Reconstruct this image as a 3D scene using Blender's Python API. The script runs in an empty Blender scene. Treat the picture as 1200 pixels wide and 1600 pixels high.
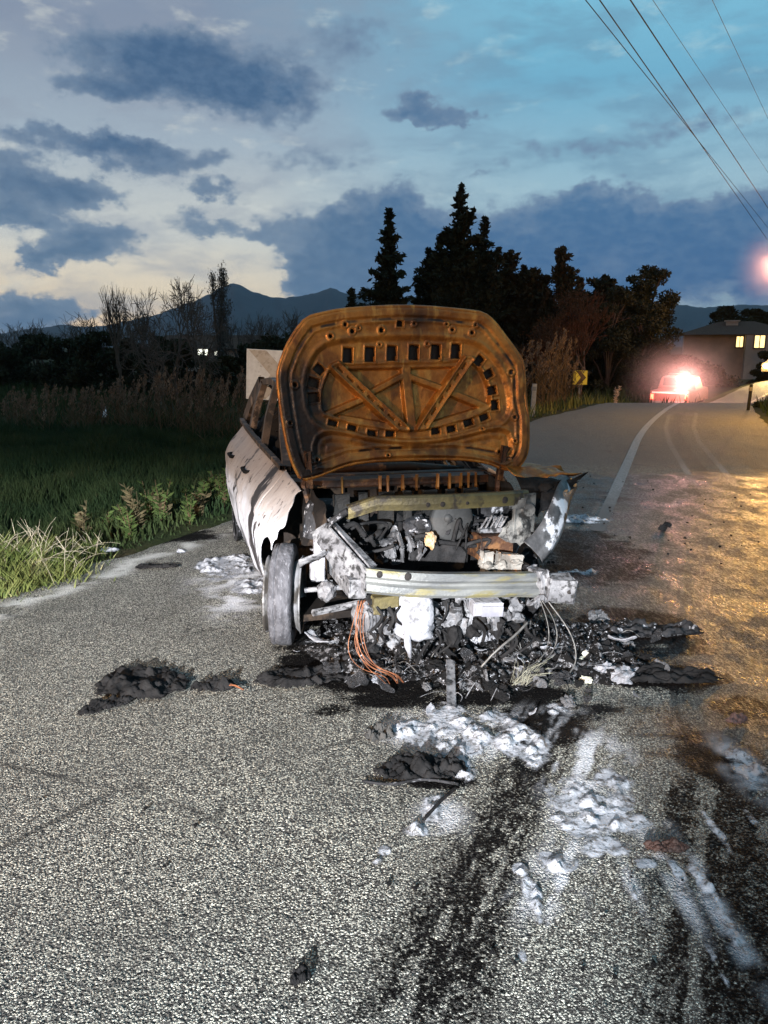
import bpy, bmesh, math, random
import numpy as np
from mathutils import Vector, Matrix, noise as mnoise
R = math.radians
random.seed(7)
rng = np.random.default_rng(11)
scene = bpy.context.scene
col = scene.collection

# ------------------------------------------------------------------ camera
CAM_H, PITCH, FOC = 1.7, R(12.2), 1200.0      # focal length in photo pixels (1200 x 1600)
cp, sp = math.cos(PITCH), math.sin(PITCH)
cd = bpy.data.cameras.new('camera')
cam = bpy.data.objects.new('camera', cd)
col.objects.link(cam)
cam.location = (0, 0, CAM_H)
cam.rotation_euler = (math.pi/2 - PITCH, 0, 0)
cd.sensor_fit = 'VERTICAL'
cd.sensor_height = 32.0
cd.lens = 32.0 * FOC / 1600.0
cd.clip_start = 0.05
cd.clip_end = 20000
scene.camera = cam

def ray(px, py):
    u, v = (px-600)/FOC, (800-py)/FOC
    return Vector((u, cp + v*sp, -sp + v*cp))
def G(px, py, z=0.0):                 # point of the ray at height z
    d = ray(px, py)
    t = (z-CAM_H)/d.z
    return Vector((d.x*t, d.y*t, z))
def AT(px, py, y):                    # point of the ray at distance y
    d = ray(px, py)
    t = y/d.y
    return Vector((d.x*t, y, CAM_H + d.z*t))
def azel(px, py):
    d = ray(px, py).normalized()
    return math.degrees(math.atan2(d.x, d.y)), math.degrees(math.asin(d.z))
def lin(r, g, b):
    f = lambda c: (c/12.92 if c <= 0.04045 else ((c+0.055)/1.055)**2.4)
    return (f(r/255), f(g/255), f(b/255), 1)

scene.view_settings.view_transform = 'Standard'
scene.view_settings.look = 'None'
scene.view_settings.exposure = 0.5
scene.view_settings.gamma = 1.0
scene.render.engine = 'CYCLES'
scene.cycles.max_bounces = 6
scene.cycles.volume_bounces = 1
scene.cycles.sample_clamp_indirect = 4
scene.cycles.use_denoising = True

# ------------------------------------------------------------------ node helpers
class NT:
    def __init__(s, tree):
        s.t = tree
    def n(s, typ, **kw):
        nd = s.t.nodes.new(typ)
        for k, v in kw.items():
            setattr(nd, k, v)
        return nd
    def put(s, sock, v):
        if v is None:
            return
        if hasattr(v, 'is_output') or isinstance(v, bpy.types.NodeSocket):
            s.t.links.new(v, sock)
        else:
            sock.default_value = v
    def m(s, op, a, b=None, c=None, clamp=False):
        nd = s.n('ShaderNodeMath', operation=op, use_clamp=clamp)
        s.put(nd.inputs[0], a); s.put(nd.inputs[1], b)
        if c is not None: s.put(nd.inputs[2], c)
        return nd.outputs[0]
    def vm(s, op, a, b=None, c=None):
        nd = s.n('ShaderNodeVectorMath', operation=op)
        s.put(nd.inputs[0], a); s.put(nd.inputs[1], b)
        if c is not None: s.put(nd.inputs[2], c)
        return nd.outputs['Value'] if op in ('LENGTH', 'DOT_PRODUCT', 'DISTANCE') else nd.outputs[0]
    def mix(s, f, a, b, blend='MIX'):
        nd = s.n('ShaderNodeMix', data_type='RGBA', blend_type=blend)
        s.put(nd.inputs[0], f); s.put(nd.inputs[6], a); s.put(nd.inputs[7], b)
        return nd.outputs[2]
    def mr(s, v, a, b, c=0.0, d=1.0, smooth=True):
        nd = s.n('ShaderNodeMapRange', interpolation_type='SMOOTHSTEP' if smooth else 'LINEAR')
        s.put(nd.inputs['Value'], v)
        nd.inputs['From Min'].default_value = a; nd.inputs['From Max'].default_value = b
        nd.inputs['To Min'].default_value = c; nd.inputs['To Max'].default_value = d
        return nd.outputs[0]
    def noise(s, vec, scale, detail=4, rough=0.55, dist=0.0):
        nd = s.n('ShaderNodeTexNoise')
        s.put(nd.inputs['Vector'], vec)
        nd.inputs['Scale'].default_value = scale; nd.inputs['Detail'].default_value = detail
        nd.inputs['Roughness'].default_value = rough; nd.inputs['Distortion'].default_value = dist
        return nd.outputs[0]
    def voro(s, vec, scale, feature='F1', rand=1.0):
        nd = s.n('ShaderNodeTexVoronoi', feature=feature)
        s.put(nd.inputs['Vector'], vec)
        nd.inputs['Scale'].default_value = scale; nd.inputs['Randomness'].default_value = rand
        return nd
    def mapping(s, vec, scale=(1,1,1), rot=(0,0,0), loc=(0,0,0)):
        nd = s.n('ShaderNodeMapping')
        s.put(nd.inputs['Vector'], vec)
        nd.inputs['Scale'].default_value = scale; nd.inputs['Rotation'].default_value = rot
        nd.inputs['Location'].default_value = loc
        return nd.outputs[0]
    def comb(s, x, y, z):
        nd = s.n('ShaderNodeCombineXYZ')
        for i, v in enumerate((x, y, z)): s.put(nd.inputs[i], v)
        return nd.outputs[0]
    def sep(s, v):
        nd = s.n('ShaderNodeSeparateXYZ'); s.put(nd.inputs[0], v)
        return nd.outputs
    def attr(s, name):
        nd = s.n('ShaderNodeAttribute', attribute_name=name)
        return nd.outputs['Fac']

# ------------------------------------------------------------------ sky
world = bpy.data.worlds.new('World')
scene.world = world
world.use_nodes = True
W = NT(world.node_tree)
W.t.nodes.clear()
SUN_AZ, SUN_EL = R(-32), R(-1.5)
geo = W.n('ShaderNodeTexCoord').outputs['Generated']
dx, dy, dz = W.sep(geo)
az = W.m('MULTIPLY', W.m('ARCTAN2', dx, dy), 180/math.pi)
el = W.m('MULTIPLY', W.m('ARCSINE', dz), 180/math.pi)
V0 = W.comb(az, el, 0.0)
# turbulence of the air bends every cloud outline
def warp(vec, scale, amp, det, zoff):
    nd = W.n('ShaderNodeTexNoise'); W.put(nd.inputs['Vector'], W.mapping(vec, loc=(0, 0, zoff)))
    nd.inputs['Scale'].default_value = scale; nd.inputs['Detail'].default_value = det
    nd.inputs['Roughness'].default_value = 0.6
    o = W.vm('SUBTRACT', nd.outputs['Color'], (0.5, 0.5, 0.5))
    return W.vm('MULTIPLY', o, amp)
wv = W.vm('ADD', V0, warp(W.mapping(V0, scale=(1, 1.5, 1)), 0.22, (8.0, 3.6, 0), 5, 3.1))
wv = W.vm('ADD', wv, warp(W.mapping(V0, scale=(1, 1.3, 1)), 0.9, (2.4, 1.5, 0), 5, 8.7))
def blobs(vec, lst):
    acc = None
    for (px, py, rx, ry, amp) in lst:
        a, e = azel(px, py)
        a1, _ = azel(px+rx, py); _, e1 = azel(px, py-ry)
        sx, sy = .84/abs(a1-a), .84/abs(e1-e)
        q = W.vm('MULTIPLY_ADD', vec, (sx, sy, 0), (-a*sx, -e*sy, 0))
        r = W.mr(W.vm('LENGTH', q), 1.0, 0.0, 0.0, amp)
        acc = r if acc is None else W.m('ADD', acc, r)
    return acc
def ramp(v, stops):
    nd = W.n('ShaderNodeValToRGB'); W.put(nd.inputs[0], v)
    cr = nd.color_ramp
    while len(cr.elements) < len(stops): cr.elements.new(0.5)
    for e_, (p, c) in zip(cr.elements, stops):
        e_.position = p; e_.color = c
    return nd.outputs[0]
elf = W.mr(el, 0, 24, smooth=False)
leftc = ramp(elf, [(0.0, lin(226, 190, 146)), (0.13, lin(218, 200, 168)), (0.3, lin(184, 186, 180)), (0.55, lin(142, 156, 168)), (0.8, lin(116, 128, 146)), (1.0, lin(110, 126, 146))])
rightc = ramp(elf, [(0.0, lin(118, 128, 140)), (0.2, lin(140, 160, 172)), (0.42, lin(136, 166, 180)), (0.7, lin(98, 152, 178)), (0.85, lin(106, 162, 186)), (1.0, lin(102, 160, 186))])
sidef = W.mr(W.m('ADD', az, W.m('MULTIPLY', W.m('SUBTRACT', W.noise(V0, 0.12, 3), 0.5), 10)), -13, 13)
base = W.mix(sidef, leftc, rightc)
# high veil of thin streaky cloud
veil = W.noise(W.mapping(W.vm('ADD', V0, warp(V0, 0.1, (6, 3, 0), 3, 1.0)), scale=(0.5, 1.5, 1), rot=(0, 0, R(-14))), 0.28, 6, 0.6)
veilf = W.mr(veil, 0.42, 0.66)
base = W.mix(W.m('MULTIPLY', veilf, 0.55), base, W.mix(sidef, lin(128, 138, 152), lin(92, 126, 150)))
bright = W.mr(W.noise(W.mapping(V0, scale=(0.6, 1.6, 1), loc=(4, 2, 0)), 0.4, 5, 0.6), 0.55, 0.72)
base = W.mix(W.m('MULTIPLY', bright, 0.35), base, W.mix(sidef, lin(196, 198, 190), lin(160, 186, 192)))
dark = [  # clouds of the photographed evening, as bearings
    (330, 105, 190, 75, 1.25), (400, 150, 130, 60, 0.9), (190, 60, 150, 50, 0.5), (160, 140, 110, 36, 0.7),
    (660, 165, 75, 26, 0.95), (710, 180, 55, 16, 0.6),
    (120, 222, 150, 28, 0.9), (250, 245, 130, 40, 0.9), (40, 290, 120, 62, 1.1), (150, 300, 90, 36, 0.8), (10, 335, 70, 26, 0.8),
    (330, 300, 70, 24, 0.7), (130, 385, 130, 50, 1.3), (60, 405, 70, 26, 0.8), (330, 350, 120, 26, 0.6), (420, 365, 60, 20, 0.4),
    (60, 490, 130, 36, 1.2), (20, 505, 80, 30, 0.7),
    (560, 395, 150, 92, 1.4), (600, 330, 90, 50, 0.9), (700, 400, 160, 90, 1.3), (480, 420, 70, 40, 0.7), (620, 460, 200, 40, 1.0),
    (900, 370, 180, 88, 1.4), (960, 330, 110, 50, 0.9), (1080, 380, 150, 74, 1.3), (1180, 330, 90, 55, 0.9), (1160, 410, 120, 40, 1.1), (840, 430, 130, 40, 0.7),
    (1050, 440, 190, 40, 1.1), (760, 450, 160, 40, 1.0), (1180, 450, 80, 30, .8), (930, 455, 120, 26, .9), (500, 450, 90, 26, .6),
    (240, 120, 220, 60, .5), (560, 60, 120, 60, .45), (480, 250, 160, 30, .4),
    (900, 230, 190, 22, 0.45), (1080, 190, 170, 36, 0.45), (760, 260, 60, 14, 0.4),
]
D = blobs(wv, dark)
fb = W.noise(W.mapping(V0, scale=(1, 1.6, 1), loc=(3, 9, 0)), 0.55, 7, 0.6)
D = W.m('ADD', D, W.m('MULTIPLY', W.m('SUBTRACT', fb, 0.5), 0.9))
mask = W.mr(D, 0.14, 0.62)
core = W.mr(D, 0.4, 1.3)
ccol = W.mix(W.mr(el, 2, 14), W.mix(sidef, lin(60, 94, 124), lin(38, 80, 124)), W.mix(sidef, lin(50, 80, 112), lin(54, 92, 128)))
ccol = W.mix(core, W.mix(0.4, ccol, lin(132, 146, 160)), ccol)
puff = W.mr(W.noise(W.mapping(V0, scale=(1, 1.7, 1), loc=(1, 4, 2)), 1.1, 5, 0.62), 0.35, 0.7)
ccol = W.mix(W.m('MULTIPLY', puff, 0.35), ccol, W.mix(0.5, ccol, lin(110, 134, 158)))
skyc = W.mix(W.m('MULTIPLY', mask, 0.93), base, ccol)
rest = W.mix(W.mr(el, -2, -12), skyc, lin(40, 44, 48))
nish = W.n('ShaderNodeTexSky', sky_type='NISHITA', sun_disc=False)
nish.sun_elevation = max(SUN_EL, R(-3)); nish.sun_rotation = SUN_AZ
bg1 = W.n('ShaderNodeBackground'); W.put(bg1.inputs[0], rest); bg1.inputs[1].default_value = 1.0
bg2 = W.n('ShaderNodeBackground'); W.put(bg2.inputs[0], nish.outputs[0]); bg2.inputs[1].default_value = 0.005
add = W.n('ShaderNodeAddShader'); W.t.links.new(bg1.outputs[0], add.inputs[0]); W.t.links.new(bg2.outputs[0], add.inputs[1])
wo = W.n('ShaderNodeOutputWorld'); W.t.links.new(add.outputs[0], wo.inputs[0])

# ------------------------------------------------------------------ lamps
def lamp(name, typ, loc, energy, color, target=None, size=None, blend=0.5, radius=0.05):
    ld = bpy.data.lights.new(name, typ)
    ld.energy = energy; ld.color = color
    if typ == 'SUN': ld.angle = radius
    else: ld.shadow_soft_size = radius
    if typ == 'SPOT':
        ld.spot_size = size; ld.spot_blend = blend
    o = bpy.data.objects.new(name, ld); col.objects.link(o)
    o.location = loc
    if target is not None:
        o.rotation_euler = (Vector(target)-Vector(loc)).to_track_quat('-Z', 'Y').to_euler()
    return o
# the last light of the set sun, from behind the left-hand hills
sd = Vector((math.sin(SUN_AZ), math.cos(SUN_AZ), 0.05))
sun = lamp('sun', 'SUN', (0, 0, 50), 0.03, (1, .8, .62), target=Vector((0, 0, 50))-sd, radius=R(10))

KEY = Vector((-1.6, -3.8, 2.05))
def dipped_beam(name, loc, energy, color, aim, cut, soft, right):
    """headlamp with the sharp upper edge of a dipped beam"""
    o = lamp(name, 'SPOT', loc, energy, color, target=(aim[0], aim[1], loc[2]), size=R(110), blend=0.3, radius=0.05)
    ld = o.data; ld.use_nodes = True
    N = NT(ld.node_tree); N.t.nodes.clear()
    x, y, z = N.sep(N.n('ShaderNodeTexCoord').outputs['Normal'])
    az_ = N.m('ABSOLUTE', z)
    e = N.m('DIVIDE', y, az_)
    a = N.m('DIVIDE', x, az_)
    up = N.mr(e, cut+soft, cut-soft, 0.016, 1.0)
    dist = N.m('POWER', N.m('MAXIMUM', N.m('MULTIPLY', N.m('MULTIPLY', e, -1.0), 3.0), 0.4), -1.3)
    rt = N.mr(a, right[0], right[1], 1.0, right[2])
    f = N.m('MULTIPLY', N.m('MULTIPLY', up, rt), dist)
    em = N.n('ShaderNodeEmission'); N.put(em.inputs['Color'], (1, 1, 1, 1)); N.put(em.inputs['Strength'], f)
    out = N.n('ShaderNodeOutputLight'); N.t.links.new(em.outputs[0], out.inputs[0])
    return o
key = dipped_beam('headlamp_light', KEY, 6000, (0.97, 0.98, 1.0), (0.3, 4.0), -0.158, 0.030, (0.10, 0.21, 0.07))
warm = lamp('beacon_light', 'SPOT', (-4.6, -1.2, 2.7), 1150, (1.0, 0.58, 0.26), target=(-.2, 5.6, 1.4), size=R(64), blend=0.75, radius=0.06)
amber = lamp('amber_light', 'POINT', (10.0, 17.2, 2.7), 1150, (1.0, 0.47, 0.03), radius=0.10)  # unseen lamp added for the amber reflection on the wet lane

# ------------------------------------------------------------------ numpy noise
def vnoise(x, y, seed=0):
    xi = np.floor(x).astype(np.int64); yi = np.floor(y).astype(np.int64)
    xf = x-xi; yf = y-yi
    u = xf*xf*(3-2*xf); v = yf*yf*(3-2*yf)
    def h(a, b):
        n = (a*374761393 + b*668265263 + seed*974711) & 0xFFFFFFFF
        n = ((n ^ (n >> 13))*1274126177) & 0xFFFFFFFF
        n = n ^ (n >> 16)
        return (n & 0xFFFF)/65535.0
    return (h(xi, yi)*(1-u)+h(xi+1, yi)*u)*(1-v)+(h(xi, yi+1)*(1-u)+h(xi+1, yi+1)*u)*v
def fbm(x, y, oct=5, seed=0, gain=0.5):
    a, s, t = 1.0, 0.0, 0.0
    for i in range(oct):
        s = s + a*vnoise(x*2**i+i*17.3, y*2**i+i*5.1, seed+i); t += a; a *= gain
    return s/t
def sstep(a, b, x):
    t = np.clip((x-a)/(b-a), 0, 1)
    return t*t*(3-2*t)
def poly_sd(X, Y, poly):              # signed distance, positive inside
    P = np.array(poly, float); n = len(P)
    d = np.full(X.shape, 1e9); ins = np.zeros(X.shape, bool)
    for i in range(n):
        x0, y0 = P[i]; x1, y1 = P[(i+1) % n]
        ex, ey = x1-x0, y1-y0
        t = np.clip(((X-x0)*ex+(Y-y0)*ey)/(ex*ex+ey*ey+1e-9), 0, 1)
        d = np.minimum(d, np.hypot(X-x0-t*ex, Y-y0-t*ey))
        if y0 != y1:
            c = ((y0 > Y) != (y1 > Y)) & (X < (x1-x0)*(Y-y0)/(y1-y0)+x0)
            ins ^= c
    return np.where(ins, d, -d)
def seg_d(X, Y, a, b):
    ex, ey = b[0]-a[0], b[1]-a[1]
    t = np.clip(((X-a[0])*ex+(Y-a[1])*ey)/(ex*ex+ey*ey), 0, 1)
    return np.hypot(X-a[0]-t*ex, Y-a[1]-t*ey)
def smooth_poly(pts, k=2, closed=True):
    for _ in range(k):
        o = []
        n = len(pts)
        for i in range(n if closed else n-1):
            a, b = pts[i], pts[(i+1) % n]
            o.append(tuple(.75*p+.25*q for p, q in zip(a, b))); o.append(tuple(.25*p+.75*q for p, q in zip(a, b)))
        if not closed: o = [pts[0]]+o+[pts[-1]]
        pts = o
    return pts

# ------------------------------------------------------------------ mesh helpers
class MB:
    def __init__(s):
        s.v = []; s.f = []
    def add(s, vs, fs):
        o = len(s.v)
        s.v += [tuple(p) for p in vs]; s.f += [tuple(i+o for i in q) for q in fs]
        return s
    def box(s, c, size, rot=(0, 0, 0), bev=0.0, jit=0.0, seed=0, M=None):
        bm = bmesh.new()
        bmesh.ops.create_cube(bm, size=1)
        bmesh.ops.scale(bm, vec=size, verts=bm.verts)
        if bev > 0:
            bmesh.ops.bevel(bm, geom=bm.edges[:], offset=bev, segments=2, affect='EDGES', profile=0.6)
        if M is None:
            M = Matrix.Translation(c) @ Matrix.Rotation(rot[2], 4, 'Z') @ Matrix.Rotation(rot[1], 4, 'Y') @ Matrix.Rotation(rot[0], 4, 'X')
        rr = random.Random(seed)
        vs = []
        for v in bm.verts:
            p = v.co.copy()
            if jit: p += Vector((rr.uniform(-1, 1), rr.uniform(-1, 1), rr.uniform(-1, 1)))*jit
            vs.append(M @ p)
        s.add(vs, [[v.index for v in f.verts] for f in bm.faces])
        bm.free()
        return s
    def tube(s, pts, rad, n=8, cap=True):
        pts = [Vector(p) for p in pts]
        if not hasattr(rad, '__len__'): rad = [rad]*len(pts)
        vs = []; fs = []
        prev = None
        for i, p in enumerate(pts):
            a = pts[max(0, i-1)]; b = pts[min(len(pts)-1, i+1)]
            t = (b-a)
            t = t.normalized() if t.length > 1e-9 else Vector((0, 0, 1))
            if prev is None:
                ref = Vector((0, 0, 1)) if abs(t.z) < .9 else Vector((1, 0, 0))
                x = t.cross(ref).normalized()
            else:
                x = (prev - t*prev.dot(t))
                x = x.normalized() if x.length > 1e-6 else t.orthogonal().normalized()
            prev = x
            y = t.cross(x)
            for k in range(n):
                an = 2*math.pi*k/n
                vs.append(p + (x*math.cos(an)+y*math.sin(an))*rad[i])
        for i in range(len(pts)-1):
            for k in range(n):
                k2 = (k+1) % n
                fs.append((i*n+k, i*n+k2, (i+1)*n+k2, (i+1)*n+k))
        if cap:
            fs.append(tuple(range(n-1, -1, -1))); fs.append(tuple((len(pts)-1)*n+k for k in range(n)))
        return s.add(vs, fs)
    def sheet(s, rows):                # rows of points -> quads
        n = len(rows[0])
        vs = [p for r in rows for p in r]
        fs = [(i*n+j, i*n+j+1, (i+1)*n+j+1, (i+1)*n+j) for i in range(len(rows)-1) for j in range(n-1)]
        return s.add(vs, fs)
    def lathe(s, prof, M=Matrix.Identity(4), n=32):    # prof: (radius, axial); axis = local X
        vs = []; fs = []
        for r, a in prof:
            for k in range(n):
                an = 2*math.pi*k/n
                vs.append(M @ Vector((a, r*math.cos(an), r*math.sin(an))))
        for i in range(len(prof)-1):
            for k in range(n):
                k2 = (k+1) % n
                fs.append((i*n+k, i*n+k2, (i+1)*n+k2, (i+1)*n+k))
        return s.add(vs, fs)
    def lump(s, c, r, amp=0.35, freq=6.0, seed=0, sub=3, sq=1.0):
        bm = bmesh.new()
        bmesh.ops.create_icosphere(bm, subdivisions=sub, radius=1)
        c = Vector(c); off = Vector((seed*3.7, seed*1.3, seed*7.9))
        vs = []
        for v in bm.verts:
            p = v.co.copy()
            if sq > 1:                  # squarish
                q = Vector([math.copysign(abs(t)**(1/sq), t) for t in p]); p = q.normalized()*(.55*q.length+.45)
            d = mnoise.fractal(p*freq*0.3+off, 1.0, 2.0, 4)*amp + (abs(mnoise.noise(p*freq*.6+off))*amp*.6)
            p = p*(1+d)
            vs.append(c + Vector((p.x*r[0], p.y*r[1], p.z*r[2])))
        s.add(vs, [[v.index for v in f.verts] for f in bm.faces])
        bm.free()
        return s
    def build(s, name, mat, parent=None, smooth=False, mods=()):
        me = bpy.data.meshes.new(name)
        me.from_pydata(s.v, [], s.f); me.validate(); me.update()
        return link(name, me, mat, parent, smooth, mods)
def link(name, me, mat, parent=None, smooth=False, mods=()):
    if mat is not None: me.materials.append(mat)
    if smooth:
        me.polygons.foreach_set('use_smooth', [True]*len(me.polygons))
    o = bpy.data.objects.new(name, me)
    col.objects.link(o)
    if parent is not None: o.parent = parent
    for mtype, kw in mods:
        md = o.modifiers.new(mtype.lower(), mtype)
        for k, v in kw.items(): setattr(md, k, v)
    return o
def np_mesh(name, V, F, mat, parent=None, smooth=False, attrs=None):
    me = bpy.data.meshes.new(name)
    V = np.asarray(V, np.float32); F = np.asarray(F, np.int32)
    k = F.shape[1]
    me.vertices.add(len(V)); me.vertices.foreach_set('co', V.ravel())
    me.loops.add(F.size); me.loops.foreach_set('vertex_index', F.ravel())
    me.polygons.add(len(F))
    me.polygons.foreach_set('loop_start', np.arange(0, F.size, k, dtype=np.int32))
    me.polygons.foreach_set('loop_total', np.full(len(F), k, np.int32))
    me.update(calc_edges=True); me.validate()
    for an, av in (attrs or {}).items():
        a = me.attributes.new(an, 'FLOAT', 'POINT'); a.data.foreach_set('value', np.asarray(av, np.float32).ravel())
    return link(name, me, mat, parent, smooth)
def grid_faces(nr, nc, keep=None):
    i, j = np.meshgrid(np.arange(nr-1), np.arange(nc-1), indexing='ij')
    F = np.stack([i*nc+j, i*nc+j+1, (i+1)*nc+j+1, (i+1)*nc+j], -1)
    if keep is not None: return F[keep]
    return F.reshape(-1, 4)
def compact(V, F, attrs=None):
    used = np.unique(F); mp = np.full(len(V), -1); mp[used] = np.arange(len(used))
    return V[used], mp[F], {k: np.asarray(a).ravel()[used] for k, a in (attrs or {}).items()}
def tag(o, label=None, cat=None, group=None, kind=None):
    if label: o['label'] = label
    if cat: o['category'] = cat
    if group: o['group'] = group
    if kind: o['kind'] = kind
    return o
def empty(name, loc, label, cat, group=None, rot=(0, 0, 0)):
    o = bpy.data.objects.new(name, None); col.objects.link(o)
    o.location = loc; o.rotation_euler = rot; o.empty_display_size = 0.2
    return tag(o, label, cat, group)

# ------------------------------------------------------------------ materials
def new_mat(name):
    m = bpy.data.materials.new(name); m.use_nodes = True
    N = NT(m.node_tree)
    return m, N, N.t.nodes['Principled BSDF']
def pm(name, c1, c2, scale=6, rough=0.7, metal=0.0, bump=0.0, bscale=40, lo=.35, hi=.65, c3=None, s3=3, lo3=.5, hi3=.62, stretch=(1, 1, 1), spec=0.4, rough2=None):
    m, N, B = new_mat(name)
    oc = N.n('ShaderNodeTexCoord').outputs['Object']
    f = N.mr(N.noise(N.mapping(oc, scale=stretch), scale, 6, .6), lo, hi)
    c = N.mix(f, (*c1, 1), (*c2, 1))
    if c3 is not None:
        c = N.mix(N.mr(N.noise(N.mapping(oc, scale=stretch, loc=(5, 3, 1)), s3, 6, .62), lo3, hi3), c, (*c3, 1))
    N.put(B.inputs['Base Color'], c)
    N.put(B.inputs['Roughness'], rough if rough2 is None else N.mr(f, 0, 1, rough, rough2))
    B.inputs['Metallic'].default_value = metal
    B.inputs['Specular IOR Level'].default_value = spec
    if bump:
        bn = N.n('ShaderNodeBump'); bn.inputs['Strength'].default_value = bump; bn.inputs['Distance'].default_value = 0.01
        N.put(bn.inputs['Height'], N.noise(oc, bscale, 5, .65))
        N.t.links.new(bn.outputs[0], B.inputs['Normal'])
    return m
def emit(name, c, s):
    m, N, B = new_mat(name)
    B.inputs['Base Color'].default_value = (*c, 1)
    B.inputs['Emission Color'].default_value = (*c, 1); B.inputs['Emission Strength'].default_value = s
    return m
M = {}
M['ash'] = pm('ash_metal', (.20, .20, .21), (.085, .085, .092), 9, .7, .15, .6, 60, c3=(.015, .015, .016), s3=24, lo3=.47, hi3=.62)
M['ash_white'] = pm('white_ash', (.29, .295, .32), (.17, .17, .19), 7, .8, 0, .5, 50, c3=(.10, .10, .105), s3=26, lo3=.53, hi3=.68)
M['galv'] = pm('scorched_galvanised_steel', (.17, .175, .17), (.085, .09, .095), 5, .5, .4, .35, 70, c3=(.17, .15, .07), s3=6, lo3=.5, hi3=.66, stretch=(.5, 2, 3))
M['yellowbar'] = pm('yellowed_steel', (.115, .095, .04), (.055, .047, .025), 6, .5, .35, .4, 50, c3=(.03, .025, .02), s3=9, lo3=.52, hi3=.64)
M['char'] = pm('charred_black', (.005, .005, .0055), (.016, .0155, .016), 12, .85, 0, .8, 45, spec=.15)
M['charash'] = pm('charred_with_ash', (.006, .006, .0065), (.03, .03, .033), 14, .8, 0, .9, 50, c3=(.30, .30, .32), s3=19, lo3=.57, hi3=.66, spec=.2)
M['soot'] = pm('soot', (.006, .005, .005), (.016, .013, .012), 9, .9, 0, .4, 40)
M['tyre'] = pm('burnt_tyre', (.085, .085, .096), (.04, .04, .046), 14, .85, 0, .9, 50, c3=(.15, .15, .165), s3=26, lo3=.55, hi3=.7, stretch=(3, 1, 1))
M['rim'] = pm('scorched_rim', (.27, .27, .285), (.15, .145, .14), 8, .55, .4, .3, 60, c3=(.05, .045, .04), s3=6)
M['brownmetal'] = pm('heat_browned_metal', (.05, .022, .011), (.018, .009, .006), 8, .55, .3, .4, 50, c3=(.13, .062, .025), s3=10)
M['copper'] = pm('copper_wire', (.26, .10, .045), (.14, .05, .022), 20, .5, .3)
M['wire'] = pm('bare_wire', (.13, .125, .12), (.06, .058, .055), 20, .5, .4)
M['orange_ash'] = pm('orange_scale', (.22, .115, .035), (.3, .25, .18), 18, .8, 0, .5)
M['foam'] = None

# body panels: white oxide below, brown heat tint above, scorched runs
m, N, B = new_mat('burnt_body_panel')
oc = N.n('ShaderNodeTexCoord').outputs['Object']
ox, oy, oz = N.sep(oc)
run = N.noise(N.mapping(oc, scale=(1, 2.2, .8)), 3.0, 6, .6, .4)
fine = N.noise(N.mapping(oc, scale=(1, 5, 1.0)), 3.0, 6, .65, .6)
big = N.noise(oc, 2.1, 4, .6, .8)
lvl = N.mr(N.m('ADD', oz, N.m('MULTIPLY', N.m('SUBTRACT', run, .5), .55)), .50, .80)
cc = N.mix(lvl, (.52, .54, .60, 1), (.37, .325, .305, 1))
cc = N.mix(N.m('MULTIPLY', N.mr(fine, .42, .68), .5), cc, (.46, .42, .40, 1))
cc = N.mix(N.m('MULTIPLY', N.mr(N.noise(N.mapping(oc, scale=(1, 3, 1.4), loc=(9, 2, 1)), 4.5, 6, .7, .5), .55, .68), .5), cc, (.14, .11, .10, 1))
cc = N.mix(N.mr(N.noise(N.mapping(oc, loc=(2, 7, 1)), 16, 5, .7), .60, .68), cc, (.05, .042, .04, 1))
scm = N.m('MULTIPLY', N.mr(N.m('ADD', N.m('MULTIPLY', big, .7), N.m('MULTIPLY', fine, .3)), .555, .61), N.mr(oz, .30, .6))
seam = N.m('ABSOLUTE', N.m('SUBTRACT', N.m('ADD', oy, N.m('MULTIPLY', N.m('SUBTRACT', run, .5), .9)), N.m('MULTIPLY_ADD', oz, .35, 1.22)))
scm = N.m('MAXIMUM', scm, N.mr(seam, .15, .09))
seam2 = N.m('ABSOLUTE', N.m('SUBTRACT', N.m('ADD', oy, N.m('MULTIPLY', N.m('SUBTRACT', big, .5), .7)), 2.3))
scm = N.m('MAXIMUM', scm, N.m('MULTIPLY', N.mr(seam2, .10, .04), .85))
cc = N.mix(scm, cc, (.028, .024, .026, 1))
N.put(B.inputs['Base Color'], cc)
B.inputs['Roughness'].default_value = .62
B.inputs['Specular IOR Level'].default_value = .3
bn = N.n('ShaderNodeBump'); bn.inputs['Strength'].default_value = .5; bn.inputs['Distance'].default_value = .012
N.put(bn.inputs['Height'], N.m('ADD', N.m('MULTIPLY', N.noise(oc, 7, 4, .6), 1.0), N.m('MULTIPLY', fine, .6)))
bn.inputs['Distance'].default_value = .012
N.t.links.new(bn.outputs[0], B.inputs['Normal'])
M['body'] = m

# rusted inside of the bonnet
m, N, B = new_mat('rusted_bonnet_panel')
oc = N.n('ShaderNodeTexCoord').outputs['Object']
n1 = N.noise(oc, 5, 7, .65, .3); n2 = N.noise(N.mapping(oc, loc=(3, 1, 2)), 13, 6, .7); n3 = N.noise(N.mapping(oc, scale=(1, 1, .25)), 22, 4, .6)
cc = N.mix(N.mr(n1, .35, .65), (.17, .056, .010, 1), (.37, .145, .024, 1))
cc = N.mix(N.m('MULTIPLY', N.mr(n2, .57, .74), .7), cc, (.10, .035, .012, 1))
cc = N.mix(N.m('MULTIPLY', N.mr(n3, .52, .7), .6), cc, (.50, .25, .055, 1))
cc = N.mix(N.attr('soot'), cc, (.018, .01, .007, 1))  # attribute darkens parts of the bonnet
N.put(B.inputs['Base Color'], cc)
N.put(B.inputs['Roughness'], N.mr(n2, .3, .7, .30, .58))
B.inputs['Metallic'].default_value = .5
bn = N.n('ShaderNodeBump'); bn.inputs['Strength'].default_value = .35; bn.inputs['Distance'].default_value = .006
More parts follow.
